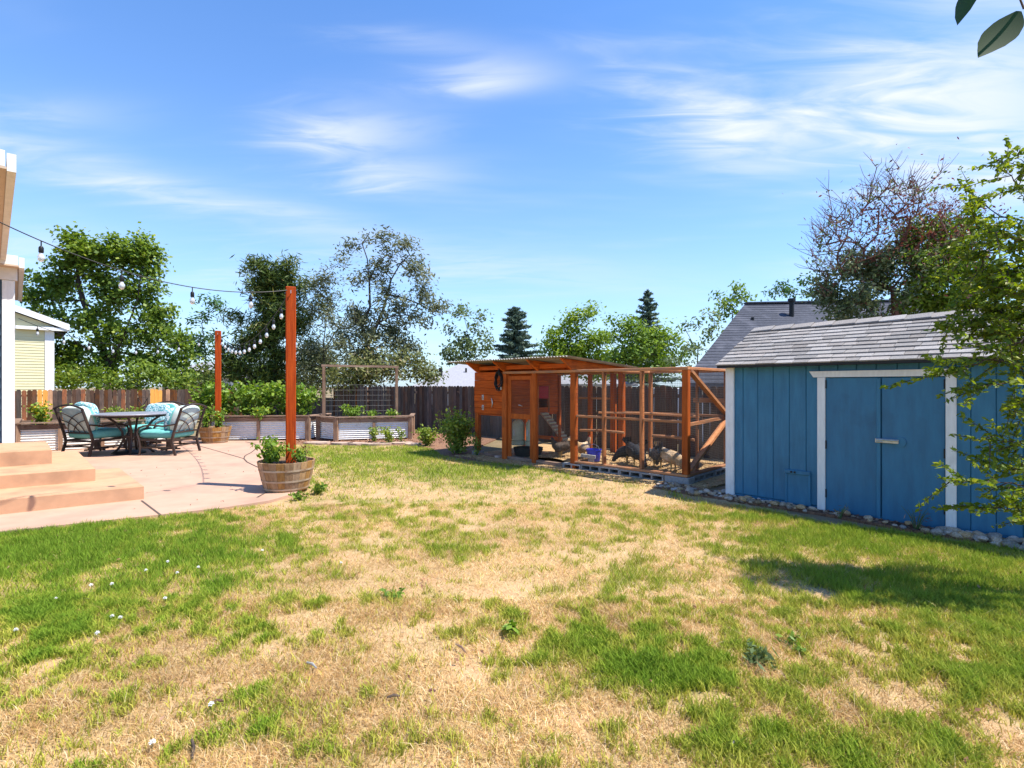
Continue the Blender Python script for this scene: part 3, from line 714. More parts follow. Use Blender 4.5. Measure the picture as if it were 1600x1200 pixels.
# wall of grooved siding: each plank a piece with a shiplap gap
obj('wall_core', MB().prism([(X0+.012, .02), (SL-.02, .02), (SL-.02, SD-.02), (X0+.012, SD-.02)], .0, SH-.01), 'shed_blue', sh)
ga = MB(); ga.add([(X0+.02, 0.0, SH-.01), (X0+.02, SD, SH-.01), (X0+.02, SD/2, RZ-.05), (X0+.04, 0, SH-.01), (X0+.04, SD, SH-.01), (X0+.04, SD/2, RZ-.05)], [(0, 2, 1), (3, 4, 5), (0, 3, 5, 2), (1, 2, 5, 4)])
obj('gable', ga, 'shed_blue', sh)
def plank(x0, x1, z0, z1, y0=.0, y1=.018, m='shed_blue', name='plank'): return obj(name, MB().cbox(x0, x1, y0, y1, z0, z1, .005), m, sh)
gl = [.045, .159, .351, .544, .737, .930, 1.070]
for a, b in zip(gl[:-1], gl[1:]): plank(a+.0018, b-.0018, .05, SH-.02)
for a, b in zip([1.075, 1.27, 1.46, 1.65, 1.84, 2.03, 2.22], [1.27, 1.46, 1.65, 1.84, 2.03, 2.22, 2.325]): plank(a+.0018, b-.0018, 1.60, SH-.02)
gr = [2.33, 2.445, 2.632, 2.82, 3.008, 3.196, 3.384, 3.55]
for a, b in zip(gr[:-1], gr[1:]): plank(a+.0018, b-.0018, .04, SH-.02)
for k in range(11): obj('plank', MB().cbox(X0-.006, X0+.012, .05+k*.182, .05+(k+1)*.182-.006, .05, SH-.02, .004), 'shed_blue', sh)
plank(X0-.02, .045, .02, SH-.03, -.028, .02, 'white_paint', 'corner_trim')
plank(1.061, 1.146, .0, 1.602, -.030, .0, 'white_paint', 'door_trim')
plank(2.2525, 2.338, -.01, 1.602, -.030, .0, 'white_paint', 'door_trim')
hd = MB(); hd.add([(.975, -.034, 1.676), (1.02, -.034, 1.604), (2.39, -.034, 1.604), (2.43, -.034, 1.676), (.975, 0, 1.676), (1.02, 0, 1.604), (2.39, 0, 1.604), (2.43, 0, 1.676)],
                 [(0, 1, 2, 3), (7, 6, 5, 4), (0, 3, 7, 4), (1, 5, 6, 2), (0, 4, 5, 1), (3, 2, 6, 7)])
obj('door_header', hd, 'white_paint', sh)
d1 = obj('door', MB().cbox(1.150, 1.668, -.012, .012, .0, 1.596, .004), 'door_blue', sh)
obj('door_edge_strip', MB().cbox(1.655, 1.694, -.026, -.0125, .01, 1.59, .004), 'shed_blue', d1)
d2 = obj('door', MB().cbox(1.704, 2.248, -.016, .012, -.02, 1.592, .004), 'door_blue', sh)
lt = obj('latch', MB().cbox(1.648, 1.86, -.046, -.0275, .868, .915, .003), 'steel', d2)
obj('latch', MB().tube([(1.66, -.052, .902), (1.855, -.052, .902)], .009, 8).tube([(1.66, -.052, .882), (1.72, -.052, .882)], .006, 6), 'steel', d2)
hp = MB(); hp.lathe([(0, 0), (.055, 0), (.055, .012), (0, .012)], 14); hp.v = [(x+1.872, -.0165-z, y+.888) for x, y, z in hp.v]; obj('latch_plate', hp, 'shed_blue', d2)
for z in (.22, .80, 1.52):
    obj('hinge', MB().cbox(1.146, 1.160, -.024, -.0125, z-.05, z+.05, .002), 'rubber', d1); obj('hinge', MB().cbox(2.238, 2.2515, -.028, -.017, z-.05, z+.05, .002), 'rubber', d2)
ht = obj('hatch', MB().cbox(.700, .985, -.018, -.001, .03, .43, .004), 'shed_blue', sh)
obj('hatch_rail', MB().cbox(.690, .985, -.036, -.0185, .405, .455, .005), 'shed_blue', ht)
for a in (.695, .960): obj('hatch_rail', MB().cbox(a, a+.026, -.030, -.0185, .03, .40, .004), 'shed_blue', ht)
for a in (.775, .815): obj('knob', MB().tube([(a, -.037, .43), (a, -.052, .43)], .012, 8), 'rubber', ht)
obj('wall_sill', MB().cbox(X0, SL, -.004, .02, -.05, .04, .004), 'shed_blue', sh)
# roof: deck, fascia and individual shingles
yE, yR = -.16, SD/2; zE = 1.775; slope = (RZ-zE)/(yR-yE); xa, xb = -.12, SL+.12
dk = MB(); dk.add([(xa, yE, zE), (xb, yE, zE), (xb, yR, RZ), (xa, yR, RZ), (xa, SD-yE, zE), (xb, SD-yE, zE)]+[(x, y, z-.035) for x, y, z in [(xa, yE, zE), (xb, yE, zE), (xb, yR, RZ), (xa, yR, RZ), (xa, SD-yE, zE), (xb, SD-yE, zE)]],
              [(0, 1, 2, 3), (3, 2, 5, 4), (7, 6, 9, 8), (9, 10, 11, 8), (0, 6, 7, 1), (4, 5, 11, 10), (6, 0, 3, 9), (9, 3, 4, 10), (1, 7, 8, 2), (2, 8, 11, 5)])
roof = obj('roof', dk, 'rubber', sh)
obj('drip_edge', MB().cbox(xa, xb, yE-.012, yE-.002, zE-.035, zE+.004, .003), 'rubber', roof)
rows = 11; ln = math.hypot(yR-yE, RZ-zE); th = math.atan(slope)
me_s = {}
def shingle_mesh(wd, lg):
    k = (round(wd, 2), round(lg, 2))
    if k not in me_s:
        mb = MB(); t0, t1 = .016, .004
        mb.add([(0, 0, 0), (wd-.006, 0, 0), (wd-.006, lg, 0), (0, lg, 0), (0, 0, t0), (wd-.006, 0, t0), (wd-.006, lg, t1), (0, lg, t1)],
               [(3, 2, 1, 0), (4, 5, 6, 7), (0, 1, 5, 4), (1, 2, 6, 5), (2, 3, 7, 6), (3, 0, 4, 7)])
        me_s[k] = mb.mesh('shingle', 'shingle')
    return me_s[k]
ex = ln/rows
for r_ in range(rows):
    x = xa-.015-rng.random()*.14; y = yE-.02+r_*ex*math.cos(th); z = zE+.004+(r_*ex-.02)*math.sin(th)
    while x < xb:
        wd = float(rng.choice([.14, .17, .20, .24, .28])); xs = max(x, xa-.015)
        if x+wd-xs > .04 and x < 3.2:
            o = link('shingle', shingle_mesh(min(x+wd, xb+.01)-xs, ex*1.25), roof)
            o.location = (xs, y, z+.004*(rng.random()-.2)+.002); o.rotation_euler = (th-.035+rng.normal()*.004, 0, rng.normal()*.003)
        x += wd
for k in range(14):
    x = xa+k*.26
    mb = MB(); hw_ = .15; drop = hw_*math.sin(th)
    mb.add([(0, -hw_, -drop), (.30, -hw_, -drop+.012), (.30, 0, .014), (0, 0, 0), (0, hw_, -drop), (.30, hw_, -drop+.012), (0, -hw_, -drop-.012), (.30, -hw_, -drop-.008)], [(0, 1, 2, 3), (3, 2, 5, 4), (6, 7, 1, 0)])
    o = obj('ridge_shingle', mb, 'shingle', roof); o.location = (x, yR, RZ+.030)

# ================================================================== THE CHICKEN COOP AND RUN
C0 = np.array((2.649, 7.79)); SDIR = np.array((-.72, .694)); WDIR = np.array((.694, .72))
CA = math.atan2(SDIR[1], SDIR[0])
def coop_xy(s, w): p = C0+SDIR*s+WDIR*w; return float(p[0]), float(p[1])
co = thing('chicken_coop', 'redwood chicken coop with wire run and corrugated roof', 'chicken coop', (C0[0], C0[1], 0), CA)
# local frame: x runs along the front away from the near corner, y points out towards the lawn
def cb(name, x0, x1, w0, w1, z0, z1, m, parent=None, c=.006): return obj(name, MB().cbox(x0, x1, -w1, -w0, z0, z1, c), m, parent or co)
def block_mesh():
    mb = MB(); l, h, d, t = .395, .112, .19, .026
    mb.box(0, l, -d, 0, 0, t); mb.box(0, l, -d, 0, h-t, h)
    for x in (0, l/2-t/2, l-t): mb.box(x, x+t, -d+.001, -.001, t, h-t)
    return mb.mesh('cinder_block', 'concrete')
bm = block_mesh()
for k in range(1, 6):
    o = link('cinder_block', bm, co); o.location = (-.06+k*.40, .06+rng.normal()*.008, rng.normal()*.004-.002); o.rotation_euler = (0, 0, rng.normal()*.015)
cs = obj('cinder_block', MB().cbox(-.07, .325, -.13, .065, -.01, .108, .008), 'concrete', co)
for k in range(4):
    o = link('cinder_block', bm, co); o.location = (-.065+rng.normal()*.006, -.535-k*.40, rng.normal()*.004); o.rotation_euler = (0, 0, R(90)+rng.normal()*.015)
cb('sill', -.045, 2.10, -.05, .045, .113, .152, 'stud_x'); cb('sill', -.045, .05, .047, 1.66, .113, .150, 'stud_y')
P = lambda s, w, hw, z0, z1, m='redwood', nm='post', hd=None: cb(nm, s-hw, s+hw, w-(hd or hw), w+(hd or hw), z0, z1, m)
P(0, 0, .048, .153, 1.742); P(2.12, 0, .052, .0, 1.742, 'redwood')
P(.75, 0, .021, .153, 1.742, 'stud', 'stud', .044); P(1.476, 0, .021, .153, 1.742, 'stud', 'stud', .044)
P(.0, 1.6, .045, .151, 1.742, 'stud')
for s in (.75, 1.476): P(s, 1.6, .024, .0, 1.742, 'stud', 'stud', .044)
P(2.12, 1.6, .055, .0, 1.80); P(2.32, 1.6, .05, .0, 1.80)
P(2.9, 1.6, .04, .0, 1.80); P(.05, .5, .021, .151, 1.742, 'stud', 'stud', .021)
cb('top_plate', -.052, 3.90, -.05, .046, 1.744, 1.792, 'stud_x'); cb('top_plate', -.052, 4.80, 1.55, 1.648, 1.744, 1.79, 'stud_x')
cb('top_plate', -.05, .046, .048, 1.548, 1.746, 1.79, 'stud_y')
for s in (.75, 1.476): cb('top_rail', s-.02, s+.02, .048, 1.548, 1.75, 1.788, 'stud_y')
cb('mid_rail', .05, .728, -.02, .022, .930, .972, 'stud_x'); cb('mid_rail', .773, 1.453, -.02, .022, .935, .976, 'stud_x'); cb('mid_rail', 1.499, 2.066, -.02, .022, .938, .979, 'stud_x')
cb('mid_rail', .05, 2.06, 1.58, 1.62, .95, .99, 'stud_x'); cb('mid_rail', 2.37, 3.2, 1.58, 1.62, 1.22, 1.26, 'stud_x')
obj('brace', MB().beam((-.03, -.06, 1.73), (-.03, -1.53, .99), .045, .085, (1, 0, 0)), 'stud_y', co)
obj('brace', MB().beam((-.03, -.05, .22), (-.03, -1.53, .94), .045, .085, (1, 0, 0)), 'stud_y', co)
obj('mid_rail', MB().beam((.01, -.05, .90), (.01, -1.55, .955), .04, .05), 'stud_y', co)
obj('mid_rail', MB().beam((.60, -1.58, 1.24), (.02, -1.58, 1.24), .04, .08), 'stud_x', co)
obj('perch', MB().tube([(.06, -.42, .64), (.4, -.40, .665), (.80, -.43, .66)], [.022, .026, .022], 8), 'stud_x', co)
obj('perch', MB().tube([(1.42, -.55, .66), (1.9, -.50, .68), (2.4, -.56, .645)], [.024, .02, .024], 8), 'stud_x', co)
obj('perch', MB().tube([(.2, -.9, .98), (1.1, -.95, 1.0), (2.2, -.9, .98)], [.02, .024, .02], 8), 'stud_x', co)
obj('perch', MB().beam((2.9, -.62, .44), (3.7, -.62, .44), .04, .07), 'redwood_x', co)

def wire_panel(p, u, v, nu, nv, name='wire_mesh', r=.0011):
    """square wire netting on the parallelogram p, p+u, p+v"""
    p, u, v = Vector(p), Vector(u), Vector(v); n = u.cross(v).normalized(); mb = MB()
    for k in range(nu+1):
        a = p+u*k/nu; d = u.normalized()*r; mb.add([a-d, a+d, a+v+d, a+v-d, a+n*r*1.7, a+v+n*r*1.7], [(0, 1, 2, 3), (1, 4, 5, 2), (4, 0, 3, 5)])
    for k in range(nv+1):
        a = p+v*k/nv; d = v.normalized()*r; mb.add([a-d, a+d, a+u+d, a+u-d, a+n*r*1.7, a+u+n*r*1.7], [(0, 1, 2, 3), (1, 4, 5, 2), (4, 0, 3, 5)])
    return obj(name, mb, 'wire', co)
for a, b in ((.05, .728), (.773, 1.453), (1.499, 2.066), (2.175, 3.0)):
    wire_panel((a, .012 if b < 2.5 else .0, .155), (b-a, 0, 0), (0, 0, 1.585), int((b-a)/.028), 56)
wire_panel((-.012, -.05, .155), (0, -1.5, 0), (0, 0, 1.585), 54, 56)
wire_panel((.05, -1.6, .05), (2.0, 0, 0), (0, 0, 1.69), 60, 52)
wire_panel((-.02, -.02, 1.794), (2.1, 0, 0), (0, -1.6, 0), 60, 46)
wire_panel((2.4, -1.6, .05), (1.5, 0, 0), (0, 0, 1.69), 44, 50)

# raised hen house: board cladding
obj('leg', MB().cbox(4.70, 4.80, -.10, .0, .10, .928, .006), 'redwood', co)
obj('pier_block', MB().cbox(4.66, 4.85, -.15, .05, -.02, .098, .01), 'concrete', co)
P(4.75, 1.55, .045, .0, .928)
P(3.845, -.005, .062, .0, 1.742); P(3.055, -.005, .048, .0, 1.742)
bh = [.905, 1.035, 1.17, 1.31, 1.455, 1.62, 1.795]
for a, b in zip(bh[:-1], bh[1:]):
    off = rng.normal()*.003
    obj('cladding_board', MB().cbox(3.912, 4.815, -.022+off, .002+off+.006*(int(a*100) % 2), a+.0015, b-.0015, .008), 'redwood_x', co)
    obj('cladding_board', MB().cbox(4.796, 4.818, -1.6, -.024, a+.001, b-.001, .005), 'redwood_y', co)
    obj('cladding_board', MB().cbox(3.80, 4.79, -1.60, -1.578, a+.001, b-.001, .005), 'redwood_x', co)
obj('floor_board', MB().cbox(3.79, 4.79, -1.57, -.03, .875, .90, .004), 'redwood_x', co)
for a, b in zip(bh[:-1], bh[1:]):      # side wall facing the run, with the pop door opening
    if a < 1.25 and a > .92:
        obj('cladding_board', MB().cbox(3.762, 3.784, -.90, -.06, a+.001, b-.001, .005), 'redwood_y', co); obj('cladding_board', MB().cbox(3.762, 3.784, -1.575, -1.225, a+.001, b-.001, .005), 'redwood_y', co)
    else: obj('cladding_board', MB().cbox(3.762, 3.784, -1.575, -.06, a+.001, b-.001, .005), 'redwood_y', co)
for w0 in (.865, 1.226): obj('pop_door_track', MB().cbox(3.735, 3.760, -w0-.034, -w0, .92, 1.50, .004), 'stud', co)
obj('pop_door', MB().cbox(3.738, 3.752, -1.222, -.903, 1.225, 1.50, .004), 'red_plastic', co)
P(3.77, 1.62, .04, .0, 1.742); P(3.72, .62, .03, .10, .87, 'redwood')
P(2.95, .62, .025, .12, .72)
# netted door
dr = obj('door_frame', MB().cbox(3.108, 3.175, -.012, .022, .06, 1.70, .005).cbox(3.695, 3.775, -.012, .022, .06, 1.70, .005).cbox(3.176, 3.694, -.010, .020, 1.62, 1.70, .005).cbox(3.176, 3.694, -.010, .020, .84, .945, .005), 'redwood', co)
dr2 = obj('threshold', MB().cbox(2.3, 3.8, -.09, .03, -.01, .075, .008), 'old_wood_x', co)
obj('threshold', MB().cbox(3.9, 4.68, -.06, .0, .0, .06, .008), 'old_wood_x', co)
wire_panel((3.176, -.006, .95), (.518, 0, 0), (0, 0, .67), 20, 26); wire_panel((3.176, -.006, .08), (.518, 0, 0), (0, 0, .76), 20, 30)
wire_panel((3.91, -.03, .07), (.79, 0, 0), (0, 0, .83), 30, 30)
obj('door_pull', MB().tube([(3.40, .0, 1.10), (3.40, .035, 1.11), (3.46, .035, 1.12), (3.46, .0, 1.12)], .008, 6), 'steel', dr)
for (x, z) in ((4.53, 1.255), (4.53, 1.04)):
    obj('hasp', MB().cbox(x-.025, x+.03, .003, .016, z-.055, z+.055, .003).tube([(x, .02, z-.03), (x, .04, z), (x, .02, z+.03)], .008, 6), 'steel', co)
obj('turn_latch', MB().tube([(4.27, .006, 1.24), (4.23, .03, 1.20), (4.22, .03, 1.12), (4.26, .006, 1.06)], .012, 6), 'steel', co)
# roof: rafters with cut tails, purlins and corrugated sheets
for s in (4.667, 3.86, 2.946, 2.138):
    mb = MB(); zf, zb = 1.99, 1.85
    prof = [(.36, zf-.025), (.36, zf), (-1.85, zb), (-1.85, zb-.09), (-.0, 1.793+.0), (.02, 1.793)]
    prof = [(.36, zf-.015), (.36, zf+.0), (-1.85, zb+.02), (-1.85, zb-.06), (-1.6, 1.793), (.06, 1.793)]
    n = len(prof); mb.add([(s-.022, y, z) for y, z in prof]+[(s+.022, y, z) for y, z in prof], [tuple(range(n)), tuple(range(n, 2*n))[::-1]]+[(i, n+i, n+(i+1) % n, (i+1) % n) for i in range(n)])
    obj('rafter', mb, 'redwood_y', co)
for y in (.02, -.8):
    for a, b in ((2.165, 2.92), (2.972, 3.834), (3.886, 4.64)):
        z = 1.90+.06*y-.02; obj('purlin', MB().cbox(a, b, y-.02, y+.02, z-.05, z+.03, .004), 'redwood_x', co)
def corrugated(x0, x1, y0, z0_, y1, z1_, pitch, amp, m, parent, name='roof_sheet', thick=.004):
    n = int((x1-x0)/pitch*6); mb = MB(); vs = []
    for k in range(n+1):
        x = x0+(x1-x0)*k/n; dz = amp*math.cos(2*math.pi*(x-x0)/pitch)
        vs += [(x, y0, z0_+dz), (x, y1, z1_+dz), (x, y0, z0_+dz-thick), (x, y1, z1_+dz-thick)]
    fs = []
    for k in range(n):
        a = 4*k; b = a+4; fs += [(a, b, b+1, a+1), (a+2, a+3, b+3, b+2), (a, a+2, b+2, b), (a+1, b+1, b+3, a+3)]
    mb.add(vs, fs); mb.smooth = True
    return obj(name, mb, m, parent)
for k in range(5):
    a = 1.92+k*.655; z = .004 if k % 2 else 0
    corrugated(a, a+.68, .43, 2.018+z, -1.9, 1.88+z, .068, .011, 'corrugated', co)
# ramp with cleats, in pale colours that stand in for sunlight on it
rp0, rp1 = Vector((3.75, -1.06, .915)), Vector((2.93, -1.02, .20))
ra = obj('ramp', MB().beam(rp0, rp1, .22, .022), 'picket_tan', co)
d = (rp1-rp0); up = Vector((d.z, 0, -d.x)).normalized(); up = up if up.z > 0 else -up
for k in range(11):
    c = rp0+d*(k+.6)/11.3+up*.022; obj('cleat', MB().beam(c+Vector((0, -.105, 0)), c+Vector((0, .105, 0)), .030, .024, up), 'siding_yellow', ra)
obj('ramp_prop', MB().cbox(3.36, 3.40, -1.06, -1.02, .10, .56, .004), 'redwood', co)

# bedding of wood shavings
def chip_height(s, w): return .095+.10*np.exp(-(((s-2.7)/.5)**2+((w-.9)/.5)**2))+.05*fbm(s*3+9, w*3+4, 3)
ns, nw = 70, 26
ss, ww = np.meshgrid(np.linspace(.05, 3.8, ns), np.linspace(.05, 1.58, nw))
cz = chip_height(ss, ww)*np.clip((3.9-ss)/.9, .3, 1)
V = np.stack((ss, -ww, cz), -1).reshape(-1, 3); I = np.arange(ns*nw).reshape(nw, ns)
Q = np.stack((I[:-1, :-1], I[1:, :-1], I[1:, 1:], I[:-1, 1:]), -1).reshape(-1, 4)
n = 5200; s_ = .06+3.6*rng.random(n); w_ = .06+1.5*rng.random(n); z_ = chip_height(s_, w_)*np.clip((3.9-s_)/.9, .3, 1)+.008
xy = C0+np.outer(s_, SDIR)+np.outer(w_, WDIR); pos = np.column_stack((xy, z_))
# shavings spilled on the ground in front
CHIPY = [coop_xy(4.95, .4), coop_xy(4.95, -.30), coop_xy(3.5, -.42), coop_xy(2.6, -.38), coop_xy(2.0, -.28), coop_xy(1.0, -.22), coop_xy(-.30, -.30), coop_xy(-.42, .5), coop_xy(-.40, 2.9), coop_xy(5.1, 2.9)]
struct('chip_ground', MB().prism(CHIPY, -.03, .012), 'chips')
n2 = 5200; s2 = -.42+5.4*rng.random(n2); w2 = -.5+1.2*rng.random(n2)**1.3; 
keep = (w2 < -.07) | (s2 < -.08) | (s2 > 2.2); s2, w2 = s2[keep], w2[keep]
p2 = np.column_stack((C0+np.outer(s2, SDIR)+np.outer(w2, WDIR), np.full(len(s2), .018)))
base3 = np.array((C0[0], C0[1], 0))
bed_xy = C0+np.outer(V[:, 0], SDIR)-np.outer(V[:, 1], WDIR)
bedm = np_mesh('bedding', np.column_stack((bed_xy, V[:, 2])), Q[:, ::-1].ravel(), np.full(len(Q), 4), 'chips', True)
bo = link('bedding', bedm); bo['kind'] = 'structure'
sh_o = link('wood_shavings', leaf_mesh('wood_shavings', np.concatenate((pos, p2)), .035, 'wood_chip', .4, 1.6)); sh_o['kind'] = 'stuff'; sh_o['label'] = 'pale wood shavings strewn in and before the chicken run'; sh_o['category'] = 'wood shavings'

# things in and on the coop
def place(s, w, z): x, y = coop_xy(s, w); return (x, y, z)
def feeder(s, w, r, label):
    f = thing('poultry_feeder', label, 'feeder', place(s, w, .26), CA, 'poultry feeders under the hen house')
    obj('drum', MB().lathe([(0, .10), (r, .10), (r, .44), (r*.93, .47), (r*.35, .55), (r*.12, .57), (0, .57)], 20), 'feeder', f)
    obj('pan', MB().lathe([(0, .0), (r*1.15, .0), (r*1.25, .09), (r*1.18, .09), (r*1.05, .02), (0, .02)], 20), 'feeder', f)
    obj('handle', MB().tube([(-.05, 0, .55), (-.04, 0, .61), (.04, 0, .61), (.05, 0, .55)], .008, 6), 'steel', f)
    obj('chain', MB().tube([(0, 0, .61), (0, 0, .62 if s < 3.8 else .614)], .006, 5), 'steel', f)
    obj('label_strip', MB().cbox(-.02, .02, r, r+.012, .2, .33, .004), 'white_paint', f)
    return f
feeder(3.90, .42, .125, 'larger pale drum feeder behind the netted coop door')
feeder(3.62, .50, .10, 'narrower pale feeder half hidden by the door post')
pn = thing('rubber_tub', 'black rubber tub standing under the feeders in the coop', 'tub', place(3.62, .42, .06), CA)
obj('tub_wall', MB().lathe([(.0, .0), (.27, .0), (.31, .17), (.29, .17), (.255, .02), (0, .02)], 22), 'rubber', pn)
for k in (-1, 1): obj('handle', MB().tube([(k*.305, -.06, .13), (k*.35, -.05, .145), (k*.35, .05, .145), (k*.305, .06, .13)], .012, 6), 'rubber', pn)
bk = thing('bucket', 'bright blue plastic bucket hanging by a cord in the run', 'bucket', place(1.90, .30, .135), CA)
obj('shell', MB().lathe([(0, 0), (.105, 0), (.112, .01), (.135, .20), (.143, .20), (.143, .215), (.128, .215), (.106, .02), (0, .02)], 24), 'blue_plastic', bk)
obj('handle', MB().tube([(-.135, 0, .19), (-.10, 0, .27), (0, 0, .31), (.10, 0, .27), (.135, 0, .19)], .004, 5), 'steel', bk)
obj('cord', MB().tube([(0, 0, .31), (-.03, -.02, .42), (-.06, -.06, .535)], .004, 5), 'old_wood', bk)
hz = thing('coiled_cable', 'coil of black cable hung from the coop rafter', 'cable', place(3.97, -.06, 1.62), CA)
mb = MB()
for k in range(9):
    r_, oy, oz = .10+.035*rng.random(), rng.normal()*.018, rng.normal()*.02
    mb.tube([(r_*.75*math.sin(t)+rng.normal()*.006, oy+rng.normal()*.01+.03, oz-.02+r_*1.35*math.cos(t)) for t in np.linspace(0, 2*math.pi, 15)], .011, 5)
obj('coil', mb, 'rubber', hz)
obj('strap', MB().tube([(0, .03, .10), (-.01, .035, .18), (0, .02, .25)], .012, 6), 'rubber', hz)
obj('plug', MB().cbox(-.10, -.075, .03, .06, -.20, -.14, .004), 'steel', hz)
cbk = obj('cinder_block', MB().cbox(0, .26, -.14, 0, 0, .06, .004).box(.02, .12, -.13, -.01, -.06, .0), 'concrete'); cbk.name = 'nesting_board'
cbk.location = place(1.75, .12, .20); cbk.rotation_euler = (R(4), R(-6), CA+.5); tag(cbk, 'grey board propped in the shavings beside the bucket', 'board')

# hens: each body one continuous lofted surface
def hen(label, s, w, face, feather, pose='stand', k=1.0, z=None, tailup=.0):
    z0 = float(chip_height(np.array(s), np.array(w))) if z is None else z
    h = thing('hen', label, 'chicken', place(s, w, z0), CA+R(face), 'hens in the run')
    leg = .10*k
    if pose == 'peck': spine = [(-.27, .30+tailup, .012, .05), (-.22, .28+tailup*.7, .05, .07), (-.14, .24, .085, .085), (-.04, .215, .105, .10), (.06, .195, .098, .098), (.13, .165, .07, .075), (.185, .12, .045, .05), (.215, .075, .034, .038), (.235, .045, .032, .036), (.255, .03, .02, .022), (.265, .024, .006, .006)]
    else: spine = [(-.27, .36+tailup, .012, .06), (-.22, .32+tailup*.7, .05, .075), (-.14, .25, .085, .085), (-.04, .21, .105, .105), (.06, .215, .10, .105), (.125, .26, .07, .075), (.155, .315, .045, .047), (.17, .355, .036, .038), (.185, .385, .035, .036), (.205, .388, .022, .024), (.214, .386, .006, .006)]
    pts = [Vector((x*k, 0, zz*k)) for x, zz, a, b in spine]; mb = MB(); n = 12; vs = []
    for i, p in enumerate(pts):
        d = (pts[min(i+1, len(pts)-1)]-pts[max(i-1, 0)]).normalized(); u = Vector((-d.z, 0, d.x))
        if u.z < 0 and pose != 'peck': u = -u
        a, b = spine[i][2]*k, spine[i][3]*k
        for j in range(n):
            t = 2*math.pi*j/n; vs.append(p+Vector((0, 1, 0))*a*math.cos(t)+u*b*math.sin(t))
    fs = [(i*n+j, i*n+(j+1) % n, (i+1)*n+(j+1) % n, (i+1)*n+j) for i in range(len(pts)-1) for j in range(n)]
    fs += [tuple(range(n))[::-1], tuple((len(pts)-1)*n+j for j in range(n))]
    mb.add(vs, fs); mb.smooth = True
    body = obj('body', mb, feather, h)
    for sd in (-1, 1):
        wv = MB(); wv.pad((-.03*k, sd*.098*k, .225*k), (.13*k, .02*k, .062*k), 6, 2.4, Matrix.Rotation(R(14), 3, 'Y')); obj('wing', wv, feather, h)
        lg = MB(); lg.tube([(.0, sd*.045*k, .13*k), (.01*k, sd*.045*k, .06*k), (.0, sd*.045*k, .008)], [.02*k, .010*k, .008*k], 6)
        for a in (-.5, 0, .5): lg.tube([(0, sd*.045*k, .010), (.05*k*math.cos(a), sd*.045*k+.05*k*math.sin(a), .006)], [.007*k, .004*k], 4)
        obj('leg', lg, 'beak', h)
    hx, hz_ = (spine[-3][0]*k, spine[-3][1]*k)
    tl = MB()
    for q in range(5): tl.add([(-.22*k, (q-2)*.012*k, (.27+tailup*.6)*k), (-.34*k, (q-2)*.03*k, (.38+tailup-.01*abs(q-2))*k), (-.31*k, (q-2)*.03*k+.012, (.42+tailup)*k), (-.20*k, (q-2)*.012*k+.008, (.33+tailup*.6)*k)], [(0, 1, 2, 3)])
    obj('tail', tl, feather, h)
    if pose == 'peck':
        obj('comb', MB().add([(hx-.01, -.004, hz_+.028*k), (hx+.025*k, -.004, hz_+.02*k), (hx+.028*k, 0, hz_+.05*k), (hx+.0, 0, hz_+.06*k), (hx-.01, .004, hz_+.028*k), (hx+.025*k, .004, hz_+.02*k)], [(0, 1, 2, 3), (5, 4, 3, 2)]), 'comb', h)
        obj('beak', MB().tube([(.258*k, 0, .032*k), (.285*k, 0, .008*k)], [.010*k, .002], 6), 'beak', h)
    else:
        obj('comb', MB().add([(hx-.02*k, -.004, hz_+.03*k), (hx+.02*k, -.004, hz_+.028*k), (hx+.022*k, 0, hz_+.055*k), (hx-.015*k, 0, hz_+.062*k), (hx-.02*k, .004, hz_+.03*k), (hx+.02*k, .004, hz_+.028*k)], [(0, 1, 2, 3), (5, 4, 3, 2)]), 'comb', h)
        obj('beak', MB().tube([(.208*k, 0, .386*k), (.24*k, 0, .378*k)], [.010*k, .002], 6), 'beak', h)
    return h
hen('dark brown hen standing at the foot of the ramp', 2.62, .24, 60, 'feather_brown', 'stand', .95, tailup=.05)
hen('black hen pecking behind the second stud from the corner post', 1.02, .30, 150, 'feather_black', 'peck', 1.15)
hen('all black hen at the back, left of the other dark hens', 1.35, .55, 20, 'feather_black', 'peck', 1.05)
hen('speckled grey hen with its back to the lawn', .70, .42, -60, 'feather_grey', 'peck', 1.2)
hen('buff tan hen pecking beside the corner post', .34, .25, 165, 'feather_buff', 'peck', 1.1)
hen('pale buff hen half hidden behind the post left of the bucket', 2.18, .34, -100, 'feather_buff', 'stand', .95)

